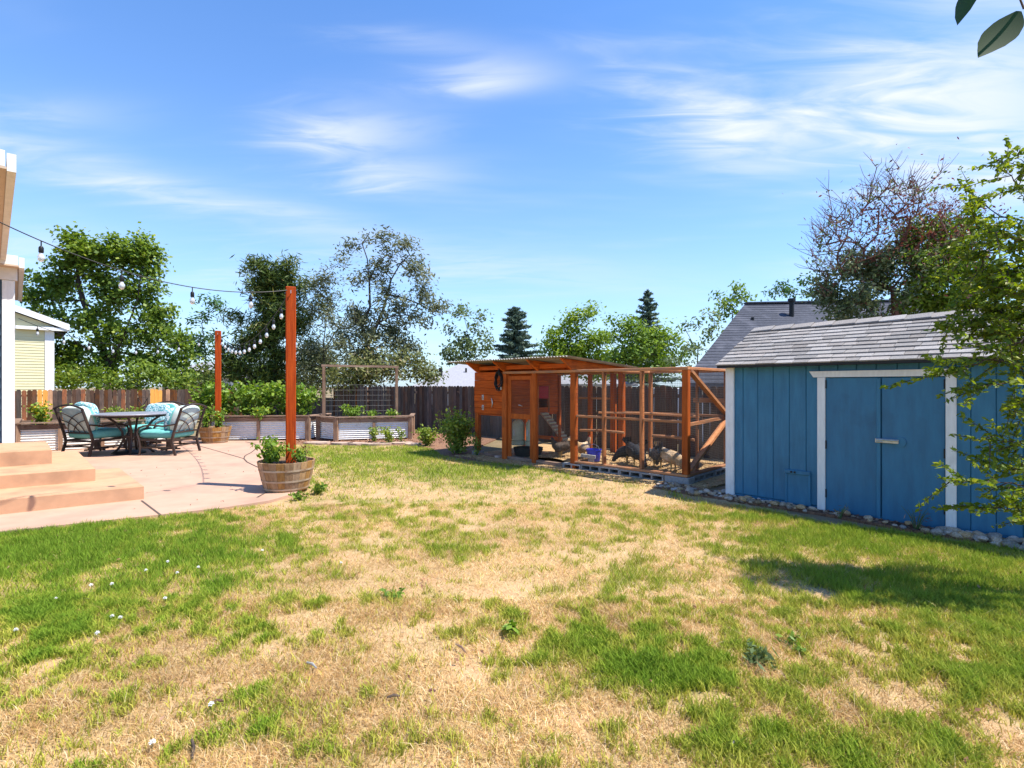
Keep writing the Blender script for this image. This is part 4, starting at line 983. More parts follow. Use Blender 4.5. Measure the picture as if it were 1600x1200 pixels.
# ================================================================== RAISED BEDS
def poly_len(a, b): return math.hypot(b[0]-a[0], b[1]-a[1])
def raised_bed(label, corners, h, front_posts, name='raised_bed'):
    """corners: left-back, left-front, right-front, right-back in world; faces left, front and right are built"""
    o0 = corners[1]; bed = thing(name, label, 'raised bed', (o0[0], o0[1], 0))
    c = [(x-o0[0], y-o0[1]) for x, y in corners]
    def face(a, b, nseg, gal='galvanised'):
        a, b = Vector((*a, 0)), Vector((*b, 0)); d = (b-a); ln_ = d.length; d.normalize(); n_ = Vector((d.y, -d.x, 0))
        m_ = 66; mb = MB(); vs = []
        for k in range(m_+1):
            z = .04+(h-.14)*k/m_; off = .017*math.sin(2*math.pi*k/m_*9)
            p, q = a+d*.03+n_*(off-.02), b-d*.03+n_*(off-.02); vs += [(p.x, p.y, z), (q.x, q.y, z)]
        mb.add(vs, [(2*k, 2*k+1, 2*k+3, 2*k+2) for k in range(m_)]); mb.smooth = True
        obj('corrugated_panel', mb, gal, bed)
        obj('rail', MB().beam(a+d*.05+Vector((0, 0, h-.075)), b-d*.05+Vector((0, 0, h-.075)), .05, .10), 'old_wood_x', bed)
        for k in range(1, nseg):
            p = a+d*ln_*k/nseg+n_*.018; obj('post', MB().beam(p, p+Vector((0, 0, h-.125)), .055, .075, tuple(d)), 'old_wood', bed)
        obj('cap', MB().beam(a-d*.04+n_*.02+Vector((0, 0, h+.014)), b+d*.04+n_*.02+Vector((0, 0, h+.014)), .13, .028), 'old_wood_x', bed)
    face(c[0], c[1], 1); face(c[1], c[2], front_posts); face(c[2], c[3], 1)
    for p in (c[0], c[1], c[2], c[3]): obj('post', MB().cbox(p[0]-.06, p[0]+.06, p[1]-.06, p[1]+.06, 0, h-.002, .008), 'old_wood', bed)
    back = MB(); a, b = Vector((*c[3], 0)), Vector((*c[0], 0)); back.beam(a+Vector((0, 0, h*.5)), b+Vector((0, 0, h*.5)), .03, h-.05); obj('back_board', back, 'old_wood_x', bed)
    ctr = Vector((sum(p[0] for p in c)/4, sum(p[1] for p in c)/4))
    obj('soil', MB().prism([tuple(Vector(p)+(ctr-Vector(p))*.03) for p in c], h-.10, h-.05), 'soil', bed)
    return bed
BL = [(-12.4, 12.9), (-10.95, 11.30), (-9.0, 12.45), (-9.3, 13.9)]
BM = [(-8.75, 14.6), (-8.22, 13.88), (-5.62, 14.1), (-5.45, 15.2)]
BC = [(-5.42, 14.35), (-4.76, 13.85), (-2.86, 14.42), (-3.05, 15.7)]
raised_bed('long raised bed behind the patio chairs with yellow flowers', BL, .655, 3)
raised_bed('raised corrugated bed full of tall tomato plants behind the far barrel', BM, .665, 2)
raised_bed('raised corrugated bed with trellis frame at the far edge of the lawn', BC, .635, 2)

# trellis frame with wire grid
tr = thing('trellis', 'weathered timber trellis frame with wire grid over the centre bed', 'trellis', (-5.35, 14.55, .58))
tx = 2.02
for x in (0, tx): obj('upright', MB().cbox(x-.04, x+.04, -.04, .04, 0, 1.46, .006), 'old_wood', tr)
obj('crossbar', MB().beam((-.06, 0, 1.50), (tx+.06, 0, 1.48), .07, .06), 'old_wood_x', tr)
mb = MB()
for k in range(13): mb.tube([(.05+k*(tx-.1)/12, .03, 0), (.05+k*(tx-.1)/12, .03, .95)], .004, 4)
for k in range(7): mb.tube([(0, .03, .05+k*.15), (tx, .03, .05+k*.15)], .004, 4)
obj('wire_grid', mb, 'wire', tr); tr.rotation_euler = (0, 0, R(14))
# metal garden ornament on the fence side of the long bed
on = thing('garden_lattice', 'small dark metal lattice standing in the long raised bed', 'garden ornament', (-9.45, 13.1, .58))
mb = MB(); mb.tube([(-.12, 0, 0), (-.12, 0, .62), (.12, 0, .62), (.12, 0, 0)], .012, 5)
for a, b in (((-.12, .2), (.12, .6)), ((.12, .2), (-.12, .6)), ((-.12, .4), (.12, .4))): mb.tube([(a[0], 0, a[1]), (b[0], 0, b[1])], .010, 5)
obj('lattice', mb, 'bronze', on)

# ================================================================== PLANTS
def plant(name, label, pos, h, rad, n, leaf, size, cat='plant', group=None, stems=7, up=.5, aspect=.55, flat=1.0, petals=None, droop=.1):
    o = thing(name, label, cat, pos, 0, group)
    mb = MB(); P_ = []
    for k in range(stems):
        a = rng.random()*6.28; r_ = rad*(.2+.7*rng.random()); hh = h*(.6+.42*rng.random())
        top = np.array((math.cos(a)*r_, math.sin(a)*r_, hh)); mid = top*.5+np.array((0, 0, .12*h))
        mb.tube([(top[0]*.12, top[1]*.12, 0), mid, top], [.010*h+.003, .007*h+.002, .002], 4, cap=False)
        m_ = n//stems; u = .12+.95*rng.random(m_)
        c = np.where(u[:, None] < .5, mid*u[:, None]*2, mid+(top-mid)*(u[:, None]*2-1))
        P_.append(c+rng.normal(size=(m_, 3))*np.array((.17, .17, .10))*(rad+h*.2)*flat)
    P_ = np.concatenate(P_); P_ = P_[P_[:, 2] > .01]
    obj('stems', mb, 'stem', o); link('foliage', leaf_mesh('foliage', P_, size, leaf, aspect, up, droop=droop), o)
    if petals:
        pm, pn_, ps = petals; q = P_[rng.integers(0, len(P_), pn_)]+np.array((0, 0, .03*h))
        link('blossoms', leaf_mesh('blossoms', q, ps, pm, .9, 1.4), o)
    return o
for i, (px, Y, h, lab) in enumerate([(322, 14.5, .95, 'tomato plant at the far left of the tomato bed'), (352, 14.6, 1.0, 'bushy tomato plant just behind the far red post'), (383, 14.55, .98, 'tomato plant trailing over the bed rim'),
                                    (415, 14.6, .95, 'bright green tomato plant left of the near red post'), (448, 14.7, 1.05, 'tall tomato plant hidden behind the near red post'), (475, 14.75, .98, 'tomato plant at the right end of the tomato bed')]):
    plant('tomato_plant', lab, ((px-800)*Y/800, Y, .60), h, .42, 620, 'leaf_veg', .13, group='tomato plants in the bed', stems=9)
plant('tomato_plant', 'yellowing trailing tomato shoots hanging over the bed front', (-6.95, 14.0, .58), .30, .40, 160, 'leaf_veg', .10, petals=('petal_yellow', 14, .05))
plant('flower_clump', 'yellow flowering clump at the left end of the long bed', (-11.0, 12.0, .57), .50, .30, 300, 'leaf_veg', .09, petals=('petal_yellow', 90, .06))
plant('flower_clump', 'leafy clump beside the yellow flowers in the long bed', (-10.4, 12.15, .57), .45, .30, 260, 'leaf_shrub', .09, petals=('petal_yellow', 16, .05))
plant('herb_clump', 'low green herbs seen above the table top', (-9.75, 12.75, .57), .42, .42, 300, 'leaf_shrub', .08, stems=9)
plant('herb_clump', 'low herbs behind the table near the metal lattice', (-9.35, 12.9, .57), .36, .35, 240, 'leaf_shrub', .08, stems=9)
plant('vegetable_plant', 'leafy vegetable at the left of the trellis bed', (-4.55, 14.5, .56), .36, .34, 260, 'leaf_veg', .10)
plant('vegetable_plant', 'small vegetable in the middle of the trellis bed', (-4.0, 14.6, .56), .24, .20, 110, 'leaf_veg', .09)
plant('vegetable_plant', 'small vegetable at the right of the trellis bed', (-3.45, 14.7, .56), .26, .26, 130, 'leaf_veg', .09)
plant('garden_shrub', 'large green shrub with orange flowers beside the coop leg', (*G(716, 709), 0), .92, .46, 1700, 'leaf_shrub', .085, 'shrub', stems=22, petals=('petal_orange', 26, .05))
plant('garden_shrub', 'medium green bush left of the orange flowered shrub', (*G(668, 697), 0), .46, .32, 520, 'leaf_shrub', .08, 'shrub', stems=14)
plant('garden_plant', 'upright leafy plant against the middle post of the trellis bed', (*G(585, 691), 0), .44, .14, 170, 'leaf_shrub', .08)
plant('garden_plant', 'low bushy plant before the right panel of the trellis bed', (*G(609, 694), 0), .42, .26, 240, 'leaf_shrub', .08)
plant('garden_plant', 'thin airy plant at the right end of the trellis bed', (*G(627, 693), 0), .48, .16, 110, 'leaf_shrub', .07)
plant('garden_plant', 'weedy sprig growing at the foot of the coop leg', (*coop_xy(4.62, -.10), 0), .55, .16, 130, 'leaf_shrub', .06)
plant('weed', 'sprawling thistle weed in the dry lawn at lower right', (*G(1186, 1036), 0), .07, .13, 130, 'leaf_airy', .055, 'weed', stems=12, flat=.8, aspect=.3)
plant('weed', 'flat broadleaf weed beside the thistle weed', (*G(1240, 1015), 0), .05, .12, 70, 'leaf_mid', .05, 'weed', stems=9, flat=.7, aspect=.35)
plant('weed', 'pale broadleaf weed in the middle of the dry lawn', (*G(797, 988), 0), .06, .09, 40, 'leaf_veg', .055, 'weed', stems=7, flat=.7)
plant('weed', 'small dark weed left of the middle of the dry lawn', (*G(610, 935), 0), .05, .12, 60, 'leaf_mid', .05, 'weed', stems=7, flat=.7)
plant('weed', 'weed tuft against the foot of the near barrel', (*G(497, 772), 0), .14, .15, 120, 'leaf_mid', .07, 'weed', stems=9)
plant('weed', 'second weed tuft in front of the near barrel', (*G(466, 782), 0), .10, .12, 90, 'leaf_mid', .06, 'weed', stems=9)
plant('dry_weed', 'dry wispy weed at the foot of the shed door', (*G(1432, 829), .02), .22, .16, 46, 'bark_chip', .05, 'weed', stems=14, aspect=.12)
plant('dry_weed', 'thin dry weed at the left door trim of the shed', (*G(1312, 813), .02), .16, .12, 30, 'bark_chip', .05, 'weed', stems=9, aspect=.12)

# ================================================================== BARRELS AND POSTS
def barrel(label, x, y, rot, hasplant=None):
    b = thing('barrel_planter', label, 'planter', (x, y, .03), rot)
    H, r0, r1, n = .41, .285, .385, 22
    prof = lambda z: r0+(r1-r0)*(z/H)**.82
    for k in range(n):
        a0, a1 = 2*math.pi*(k+.015)/n, 2*math.pi*(k+.985)/n; mb = MB(); t = .026; zs = [0, .1, .2, .3, H+rng.normal()*.004]
        vs = []
        dr_ = rng.normal()*.002
        for z in zs:
            r_ = prof(min(z, H))+dr_
            for a, rr_ in ((a0, r_), (a1, r_), (a1, r_-t), (a0, r_-t)): vs.append((rr_*math.cos(a), rr_*math.sin(a), z))
        fs = [(0, 3, 2, 1), (16, 17, 18, 19)]
        for i in range(4):
            for j in range(4): fs.append((i*4+j, i*4+(j+1) % 4, i*4+4+(j+1) % 4, i*4+4+j))
        mb.add(vs, fs); obj('stave', mb, 'stave', b)
    for z, hh in ((.022, .022), (.135, .024), (.285, .024)):
        obj('hoop', MB().lathe([(prof(z)+.001, z), (prof(z)+.005, z), (prof(z+hh)+.005, z+hh), (prof(z+hh)+.001, z+hh)], 36), 'hoop', b)
    obj('soil', MB().lathe([(0, H-.035), (prof(H)-.03, H-.045)], 24), 'soil', b)
    return b
def post(label, x, y, rot, top):
    p = thing('timber_post', label, 'post', (x, y, .30), rot)
    obj('shaft', MB().cbox(-.068, .068, -.068, .068, 0, top-.30, .010), 'post_red', p)
    obj('eye_hook', MB().tube([(.0, -.069, top-.40), (0, -.10, top-.40), (0, -.10, top-.36)], .006, 5), 'steel', p)
    return p
barrel('half barrel planter at the near edge of the patio', -3.22, 7.32, .2)
post('tall near red timber post standing in the barrel by the lawn', -3.18, 7.36, R(24), 2.92)
barrel('half barrel planter at the far side of the patio', -7.74, 13.35, .5)
post('far red timber post standing in the barrel before the tomato bed', -7.68, 13.38, R(24), 2.94)
plant('potted_plant', 'leafy plant spilling over the left of the near barrel', (-3.40, 7.20, .40), .34, .24, 420, 'leaf_veg', .075, stems=12)
plant('potted_plant', 'green plant on the right of the near barrel post', (-2.99, 7.24, .40), .24, .15, 130, 'leaf_mid', .06, stems=7)
plant('potted_plant', 'dark seed headed stem at the right rim of near barrel', (-2.94, 7.3, .40), .27, .06, 26, 'leaf_rust', .04, stems=3)
plant('potted_plant', 'tall leafy plant on the left of the far barrel post', (-7.92, 13.25, .40), .62, .18, 260, 'leaf_veg', .08, stems=8)
plant('potted_plant', 'leafy plant on the right of the far barrel post', (-7.55, 13.22, .40), .50, .17, 200, 'leaf_veg', .08, stems=8)

# ================================================================== STRING LIGHTS
def string_lights(label, p0, p1, sag, us, k=1.0, bulb_r=.030):
    p0, p1 = Vector(p0), Vector(p1); f = lambda u: p0.lerp(p1, u)-Vector((0, 0, 4*sag*u*(1-u)))
    s_ = thing('string_lights', label, 'string lights', tuple(p0)); pts = [f(i/40)-p0 for i in range(41)]
    obj('cord', MB().tube(pts, .006*k, 5), 'rubber', s_)
    for u in us:
        c = f(u)-p0; x, y, z = c
        so_ = obj('socket', MB().tube([(x, y, z), (x, y, z-.055)], .006, 5).lathe([(.0, z-.05), (.014, z-.055), (.021, z-.07), (.021, z-.115), (.015, z-.122), (0, z-.122)], 10, c=(x, y)), 'rubber', s_)
        b = MB().lathe([(.013, z-.122), (.017, z-.135), (bulb_r*.93, z-.155), (bulb_r, z-.172), (bulb_r*.8, z-.195), (bulb_r*.4, z-.207), (0, z-.21)], 12, c=(x, y)); obj('bulb', b, 'glass_bulb', so_)
    return s_
string_lights('nearest light string running from the house to the near red post', (-5.2, 4.5, 3.30), (-3.2, 7.28, 2.86), .335, (.233, .430, .640, .85))
string_lights('light string drooping between the near and far red posts', (-3.22, 7.42, 2.86), (-7.62, 13.32, 2.86), .50, tuple(np.linspace(.07, .93, 13)), 1.0, .028)
string_lights('farthest light string from the far red post to the house', (-7.74, 13.36, 2.88), (-10.6, 11.0, 2.95), .45, tuple(np.linspace(.1, .92, 8)), 1.0, .028)

# ================================================================== PATIO FURNITURE
def chair(label, x, y, ang, pillow=None):
    c = thing('patio_chair', label, 'chair', (x, y, .03), ang, 'patio chairs round the table')
    W_, D0, D1 = .41, -.36, .38      # half width, rear and front
    zt = 1.0
    back = lambda v, w: Vector((D0-.015-.17*w, v, .46+(zt-.46)*w))      # point in the leaning back plane
    for s in (-1, 1):
        obj('leg', MB().beam((D0-.06, s*W_, 0), (D0+.02, s*W_, .30), .035, .045).beam((D0+.02, s*W_, .29), tuple(back(s*W_, 0)), .035, .045).beam(tuple(back(s*W_, 0)), tuple(back(s*.98*W_, 1.0)), .034, .04), 'bronze', c)
        obj('leg', MB().tube([(D1-.03, s*W_, 0), (D1-.05, s*W_, .16), (D1-.02, s*W_, .34), (D1+.02, s*W_, .48), (D1-.02, s*W_, .585), (D1-.12, s*W_, .62)], [.020, .020, .021, .022, .021, .02], 6), 'bronze', c)
        obj('arm', MB().tube([(D1-.10, s*W_, .62), (D1-.30, s*(W_+.01), .645), (D0+.20, s*(W_+.01), .62), (D0-.05, s*W_, .66)], [.02, .021, .02, .018], 6), 'bronze', c)
        obj('stretcher', MB().beam((D0-.02, s*W_, .17), (D1-.05, s*W_, .17), .022, .03), 'bronze', c)
        obj('seat_rail', MB().beam((D0+.0, s*W_*.97, .31), (D1-.02, s*W_*.97, .335), .025, .045), 'bronze', c)
    obj('stretcher', MB().beam((D0+.01, -W_, .19), (D0+.01, W_, .19), .022, .03), 'bronze', c)
    obj('seat_rail', MB().beam((D0+.01, -W_, .31), (D0+.01, W_, .31), .025, .045), 'bronze', c)
    obj('seat_rail', MB().beam((D1-.02, -W_, .335), (D1-.02, W_, .335), .025, .045), 'bronze', c)
    obj('swivel_base', MB().tube([(0, 0, .10), (0, 0, .30)], .05, 10).beam((-.24, 0, .10), (.24, 0, .10), .04, .03).beam((0, -.24, .10), (0, .24, .10), .04, .03), 'bronze', c)
    top = [back(v, 1.0)+Vector((-.01, 0, .075*(1-(v/W_)**2))) for v in np.linspace(-W_-.03, W_+.03, 11)]
    obj('top_rail', MB().tube(top, .021, 6), 'bronze', c)
    obj('back_rail', MB().beam(tuple(back(-W_, .04)), tuple(back(W_, .04)), .024, .035), 'bronze', c)
    lat = MB()
    def arc(v0, w0, vm, wm, v1, w1):
        lat.tube([back((1-t)**2*v0+2*t*(1-t)*vm+t*t*v1, (1-t)**2*w0+2*t*(1-t)*wm+t*t*w1) for t in np.linspace(0, 1, 9)], .0105, 5)
    for s in (-1, 1):
        arc(s*-.26, .05, s*-.18, .68, s*.40, .88); arc(s*-.10, .05, s*.02, .46, s*.40, .56)
    obj('back_lattice', lat, 'bronze', c)
    obj('seat_cushion', MB().pad((.03, 0, .445), (.40, .385, .098), 12, 7), 'teal', c)
    rot = Matrix.Rotation(R(-17), 3, 'Y')
    obj('back_cushion', MB().pad((D0+.005, 0, .76), (.085, .37, .29), 12, 6, rot), 'pale_teal', c)
    obj('back_cushion', MB().pad((D0+.085, 0, .755), (.03, .375, .285), 12, 6, rot), 'teal', c)
    if pillow:
        obj('pillow', MB().pad((D0+.20, pillow[0], .74+pillow[1]), (.08, .30, .26), 12, 5.5, Matrix.Rotation(R(-14), 3, 'Y') @ Matrix.Rotation(R(pillow[2]), 3, 'X')), 'pattern', c)
    return c
chair('patio chair nearest the steps seen from behind with pale cushion', -9.02, 11.12, math.atan2(.95, .30), (.05, .12, 6))
chair('patio chair on the right of the table turned towards it', -7.50, 11.2, math.atan2(.02, -1), (.0, .0, 3))
chair('patio chair behind the table with its patterned pillow facing the camera', -8.72, 12.4, math.atan2(-.95, -.1), (.0, .04, 0))
tb = thing('patio_table', 'round dark metal patio table between the cushioned chairs', 'table', (-8.28, 11.2, .03))
obj('table_top', MB().lathe([(0, .845), (.70, .845), (.73, .852), (.735, .868), (.725, .878), (0, .882)], 40), 'table_top', tb)
obj('apron', MB().lathe([(.58, .80), (.60, .80), (.60, .844), (.58, .844)], 32), 'bronze', tb)
for k in range(4):
    a = k*math.pi/2+.45; cx, sx = math.cos(a), math.sin(a)
    obj('leg', MB().tube([(.50*cx, .50*sx, .82), (.34*cx, .34*sx, .70), (.20*cx, .20*sx, .48), (.18*cx, .18*sx, .30), (.26*cx, .26*sx, .12), (.38*cx, .38*sx, 0)], .024, 7), 'bronze', tb)
obj('ring', MB().lathe([(.17, .36), (.19, .36), (.19, .39), (.17, .39), (.17, .36)], 24), 'bronze', tb)
ub = thing('table_shadow_disc', 'flat dark round disc standing for the shadow under the patio table', 'shadow disc', (-8.35, 11.18, .03))  # dark disc with sleeve, standing for the table top's shadow on the patio
obj('plate', MB().lathe([(0, .0), (.30, .0), (.30, .03), (.22, .055), (.05, .07), (0, .07)], 28), 'rubber', ub)
obj('sleeve', MB().tube([(0, 0, .06), (0, 0, .36)], .032, 10), 'bronze', ub)

# ================================================================== STONES
def stone_mesh(seed):
    r2 = np.random.default_rng(seed); mb = MB(); n, m_ = 5, 8; vs = [(0, 0, -.5)]; fs = []
    for i in range(1, n):
        th_ = math.pi*(i/n-.5)
        for j in range(m_):
            ph = 2*math.pi*j/m_; k = .5*(1+.22*(r2.random()-.5)); vs.append((k*math.cos(th_)*math.cos(ph), k*math.cos(th_)*math.sin(ph), k*math.sin(th_)))
    vs.append((0, 0, .5)); last = len(vs)-1
    for j in range(m_):
        fs.append((0, 1+(j+1) % m_, 1+j)); fs.append((last, 1+(n-2)*m_+j, 1+(n-2)*m_+(j+1) % m_))
        for i in range(n-2): fs.append((1+i*m_+j, 1+i*m_+(j+1) % m_, 1+(i+1)*m_+(j+1) % m_, 1+(i+1)*m_+j))
    mb.add(vs, fs); mb.smooth = True; return mb
stones = [stone_mesh(i).mesh('stone', 'stone') for i in range(6)]
su = np.array((.6685, -.7437)); so_out = np.array((-.7437, -.6685))
rb_poly = [tuple(np.array(S0)+su*t_+so_out*o_) for t_, o_ in ((-1.15, -.35), (-.1, -.05), (3.6, -.02), (3.6, .34), (2.4, .30), (1.2, .20), (.1, .26), (-.5, .36), (-1.05, .30))]
struct('gravel_bed', MB().prism(rb_poly, -.03, .014), 'mulch')
gb = thing('rock_border', 'border of rounded river rocks along the foot of the shed', 'rocks', (S0[0], S0[1], 0))
cnt = 0
for k in range(2000):
    if cnt >= 290: break
    t_ = rng.random()*4.4-1.1; o_ = rng.random()*.36-.02; p = np.array(S0)+su*t_+so_out*o_
    if t_ < 0 and rng.random() < .35: continue
    if 1.15 < t_ < 2.25 and rng.random() < .72: continue
    if t_ > -.02 and o_ < .045: continue
    if not inpoly(np.array(p[0]), np.array(p[1]), rb_poly): continue
    cnt += 1; o = link('stone', stones[cnt % 6], gb); sz = .045+.06*rng.random()**1.6+(.02 if t_ > 2.2 else 0)
    o.location = (p[0]-S0[0], p[1]-S0[1], sz*.22+(.03*rng.random() if cnt % 3 == 0 else 0)); o.scale = (sz*1.25, sz*.95, sz*.62); o.rotation_euler = (rng.normal()*.25, rng.normal()*.25, rng.random()*6.3)
n = 1500; t_ = rng.random(n)*4.4-1.1; o_ = rng.random(n)*.36-.02; xy = np.array(S0)+np.outer(t_, su)+np.outer(o_, so_out); k_ = inpoly(xy[:, 0], xy[:, 1], rb_poly)
pb = link('pebbles', leaf_mesh('pebbles', np.column_stack((xy[k_], np.full(k_.sum(), .022)))-np.array((S0[0], S0[1], 0)), .035, 'bark_chip', .8, 2.0), gb); pb['kind'] = 'stuff'
ks = [(1028, 768), (1045, 776), (1062, 771), (1012, 764), (1090, 774)]
st = link('loose_stone', stones[2]); st.location = (*G(1584, 858), .02); st.scale = (.11, .08, .06); tag(st, 'single pale stone lying on the grass at right edge', 'stone')
# flagstones before the beds
for i, (px, py, w_, lab) in enumerate([(535, 694.5, .62, 'leftmost pink flagstone in front of the trellis bed'), (558, 695, .55, 'second pink flagstone before the trellis bed'), (590, 695.5, .75, 'flagstone below the upright plant at the bed'),
                                       (627, 694, .62, 'pale flagstone at the right end of the trellis bed'), (646, 696, .45, 'small flagstone right of the trellis bed'), (497, 693.5, .7, 'flagstone at the corner between the two beds')]):
    x, y = G(px, py); m_ = 9; pts = [(w_*.5*(1+.25*(rng.random()-.5))*math.cos(a), .17*(1+.3*(rng.random()-.5))*math.sin(a)) for a in np.linspace(0, 2*math.pi, m_, endpoint=False)]
    o = obj('flagstone', MB().prism(pts, 0, .045), 'flag'); o.location = (x, y, .006); o.rotation_euler = (0, 0, rng.normal()*.1); tag(o, lab, 'flagstone', 'flagstones before the bed')
br = obj('brick', MB().cbox(-.10, .10, -.05, .05, 0, .045, .006), 'flag'); br.location = (*G(781, 716), .014); br.rotation_euler = (0, 0, .6); tag(br, 'reddish brick lying on the shavings before the coop door', 'brick')
n = 2600; mxy = np.column_stack((-6.2+4.6*rng.random(n), 13.2+3.2*rng.random(n))); 
keep = mxy[:, 1] > 12.9+(mxy[:, 0]+6)*.03
ml = link('bark_mulch', leaf_mesh('bark_mulch', np.column_stack((mxy[keep], np.full(keep.sum(), .022))), .06, 'bark_chip', .5, 1.6)); ml['kind'] = 'stuff'; ml['label'] = 'reddish bark mulch around the raised beds'; ml['category'] = 'mulch'

# ================================================================== TREES BEYOND THE FENCES
mb_ = [(116, 390, 11, 34, 4), (135, 402, 9, 28, 4), (152, 408, 9, 24, 4), (184, 394, 12, 30, 4), (203, 410, 9, 24, 4), (222, 390, 9, 30, 4), (238, 410, 10, 26, 4), (92, 428, 14, 20, 3), (60, 448, 24, 22, 1.5), (72, 480, 20, 18, 1.5), (62, 520, 14, 20, 1.5)]
for px, py in [(95, 460), (130, 440), (165, 440), (200, 440), (230, 450), (110, 495), (150, 480), (190, 480), (225, 485), (255, 500), (270, 530), (240, 530), (205, 520), (160, 520), (95, 540), (120, 560), (150, 575), (185, 560), (215, 570), (250, 570), (275, 575), (90, 580), (285, 550)]:
    mb_.append((px+rng.normal()*5, py+rng.normal()*5, 22+8*rng.random(), 17+6*rng.random(), 1.25))
tree('leafy_tree', 'big bright green leafy tree behind the left fence', 168, 26, mb_, 'leaf_maple', dens=13, per=70, sig=.25, size=.185, aspect=.75, trunk_top=.45, shell=.35,
     limbs=[[AT(168, 560, 26), AT(150, 520, 26), AT(130, 470, 26.3), AT(120, 430, 26.3)], [AT(168, 560, 26), AT(195, 520, 25.6), AT(215, 470, 25.6), AT(222, 420, 25.7)], [AT(168, 570, 26), AT(120, 535, 25.5), AT(95, 510, 25.3)]], tip_r=.02)
tree('hedge_shrub', 'dense low green shrubbery under the big leafy tree', 190, 24.5, [(95, 590, 26, 20), (130, 588, 28, 24), (170, 592, 30, 18), (210, 590, 30, 20), (250, 588, 28, 22), (282, 592, 22, 16)], 'leaf_maple', dens=16, per=80, sig=.24, size=.17, aspect=.6, trunk_top=.5, cat='shrub')
tree('hedge_shrub', 'dark shrubbery at the foot of the pine behind the tomatoes', 400, 27, [(320, 592, 26, 18), (355, 590, 28, 20), (395, 592, 30, 18), (440, 590, 30, 20), (480, 590, 26, 20)], 'leaf_pine', dens=14, per=80, sig=.26, size=.19, aspect=.5, trunk_top=.5, cat='shrub')
tree('slender_tree', 'thin airy tree between the big leafy tree and pine', 318, 29, [(322, 478, 24, 22), (315, 512, 28, 24), (300, 545, 24, 22), (325, 555, 22, 26), (305, 588, 34, 22)], 'leaf_locust', dens=7, per=60, sig=.28, size=.23, aspect=.45, trunk_top=.8)
pine_blobs = []
for y in np.linspace(425, 590, 13):
    u = (y-425)/165; hw = 12+70*min(1, u*1.25)
    for k in range(int(2+4*u)+1): pine_blobs.append((430+(rng.random()*2-1)*hw, y+rng.normal()*5, 18+6*rng.random(), 10+3*rng.random()))
pine_blobs += [(393, 425, 10, 20), (455, 420, 12, 16), (440, 440, 20, 18), (400, 450, 20, 18), (475, 440, 18, 14), (362, 500, 18, 10), (352, 545, 14, 10), (500, 480, 16, 14)]
tree('pine_tree', 'dark dense pine tree behind the two red posts', 432, 25, pine_blobs, 'leaf_pine', dens=26, per=60, sig=.22, size=.34, aspect=.16, trunk_top=.85, up=.2, depth=1.0, rise=.1)
tree('silver_tree', 'grey green tree with bare twigs right of the pine', 505, 24, [(505, 430, 22, 24), (518, 455, 22, 24), (495, 470, 22, 22), (540, 420, 12, 18), (515, 500, 26, 26), (500, 540, 30, 26), (530, 560, 34, 28), (490, 580, 30, 22), (548, 500, 16, 26)],
     'leaf_olive', 'bark_olive', dens=12, per=100, sig=.26, size=.17, aspect=.32, trunk_top=.75)
Yo = 22; T_ = lambda px, py, dy=0: AT(px, py, Yo+dy)
tree('twisted_tree', 'tall twisted dark limbed tree with silvery leaves left of centre', 562, Yo, [(583, 378, 16, 12), (610, 375, 14, 12), (632, 395, 24, 20), (655, 410, 16, 20), (650, 440, 26, 22), (675, 470, 18, 16), (640, 480, 30, 18), (585, 420, 18, 26), (600, 400, 16, 18),
     (600, 470, 20, 24), (570, 500, 26, 22), (555, 530, 30, 26), (590, 520, 34, 30), (625, 520, 24, 26), (610, 555, 36, 28), (570, 570, 34, 24), (560, 440, 10, 16), (660, 500, 14, 18), (640, 540, 16, 24), (550, 385, 10, 6), (690, 480, 6, 10)],
     'leaf_olive', 'bark_olive', dens=15, per=95, sig=.22, size=.195, aspect=.32, trunk_pts=[T_(562, 660), T_(566, 590), T_(574, 540), T_(566, 510, .2), T_(578, 480), T_(577, 440), T_(574, 405, -.2), T_(566, 381), T_(578, 362)], trunk_r=.20, tip_r=.017, limbs=[[T_(578, 540), T_(590, 505), T_(600, 480, .3), T_(605, 460, .4), T_(612, 435, .3), T_(625, 412, .2), T_(640, 398)], [T_(605, 465, .4), T_(630, 465, .2), T_(655, 475), T_(678, 488)], [T_(590, 505), T_(612, 494, -.4), T_(637, 492, -.5)], [T_(577, 430), T_(590, 410, .3), T_(605, 398, .4), T_(613, 408, .4)], [T_(570, 520), T_(556, 500, -.3), T_(552, 470, -.4)]])
tree('twisted_shrub', 'sunlit olive green undergrowth below the twisted tree', 600, 21, [(590, 570, 40, 26), (635, 575, 34, 24), (560, 585, 40, 22), (665, 585, 22, 18), (530, 595, 40, 18), (680, 592, 12, 12)], 'leaf_olive_low', 'bark_olive', dens=22, per=90, sig=.26, size=.16, aspect=.45, trunk_top=.4, cat='shrub')
tree('airy_tree', 'thin see-through grey green tree left of the blue spruce', 735, 36, [(727, 495, 20, 15), (752, 508, 14, 18), (707, 525, 14, 16), (735, 530, 22, 16), (715, 552, 20, 14), (755, 545, 14, 16), (700, 560, 10, 8), (735, 568, 30, 14)], 'leaf_airy', dens=6, per=90, sig=.32, size=.24, aspect=.6, trunk_top=.8)
conifer('spruce_tree', 'bluish spruce above the coop roof', 806, 34, 480, 52, 'leaf_spruce', 120, need=120, size=.34, shape=.66, droop=.28)
tree('lime_tree', 'bright lime green tree above the middle of the coop roof', 903, 30, [(884, 492, 10, 20), (920, 480, 12, 14), (905, 500, 14, 22), (868, 530, 18, 20), (898, 535, 22, 24), (935, 530, 16, 24), (925, 555, 26, 20), (875, 560, 24, 18), (905, 570, 40, 16), (948, 560, 10, 18), (860, 575, 26, 14), (935, 578, 34, 14), (890, 552, 24, 16)],
     'leaf_lime', dens=13, per=110, sig=.28, size=.22, aspect=.5, trunk_top=.8)
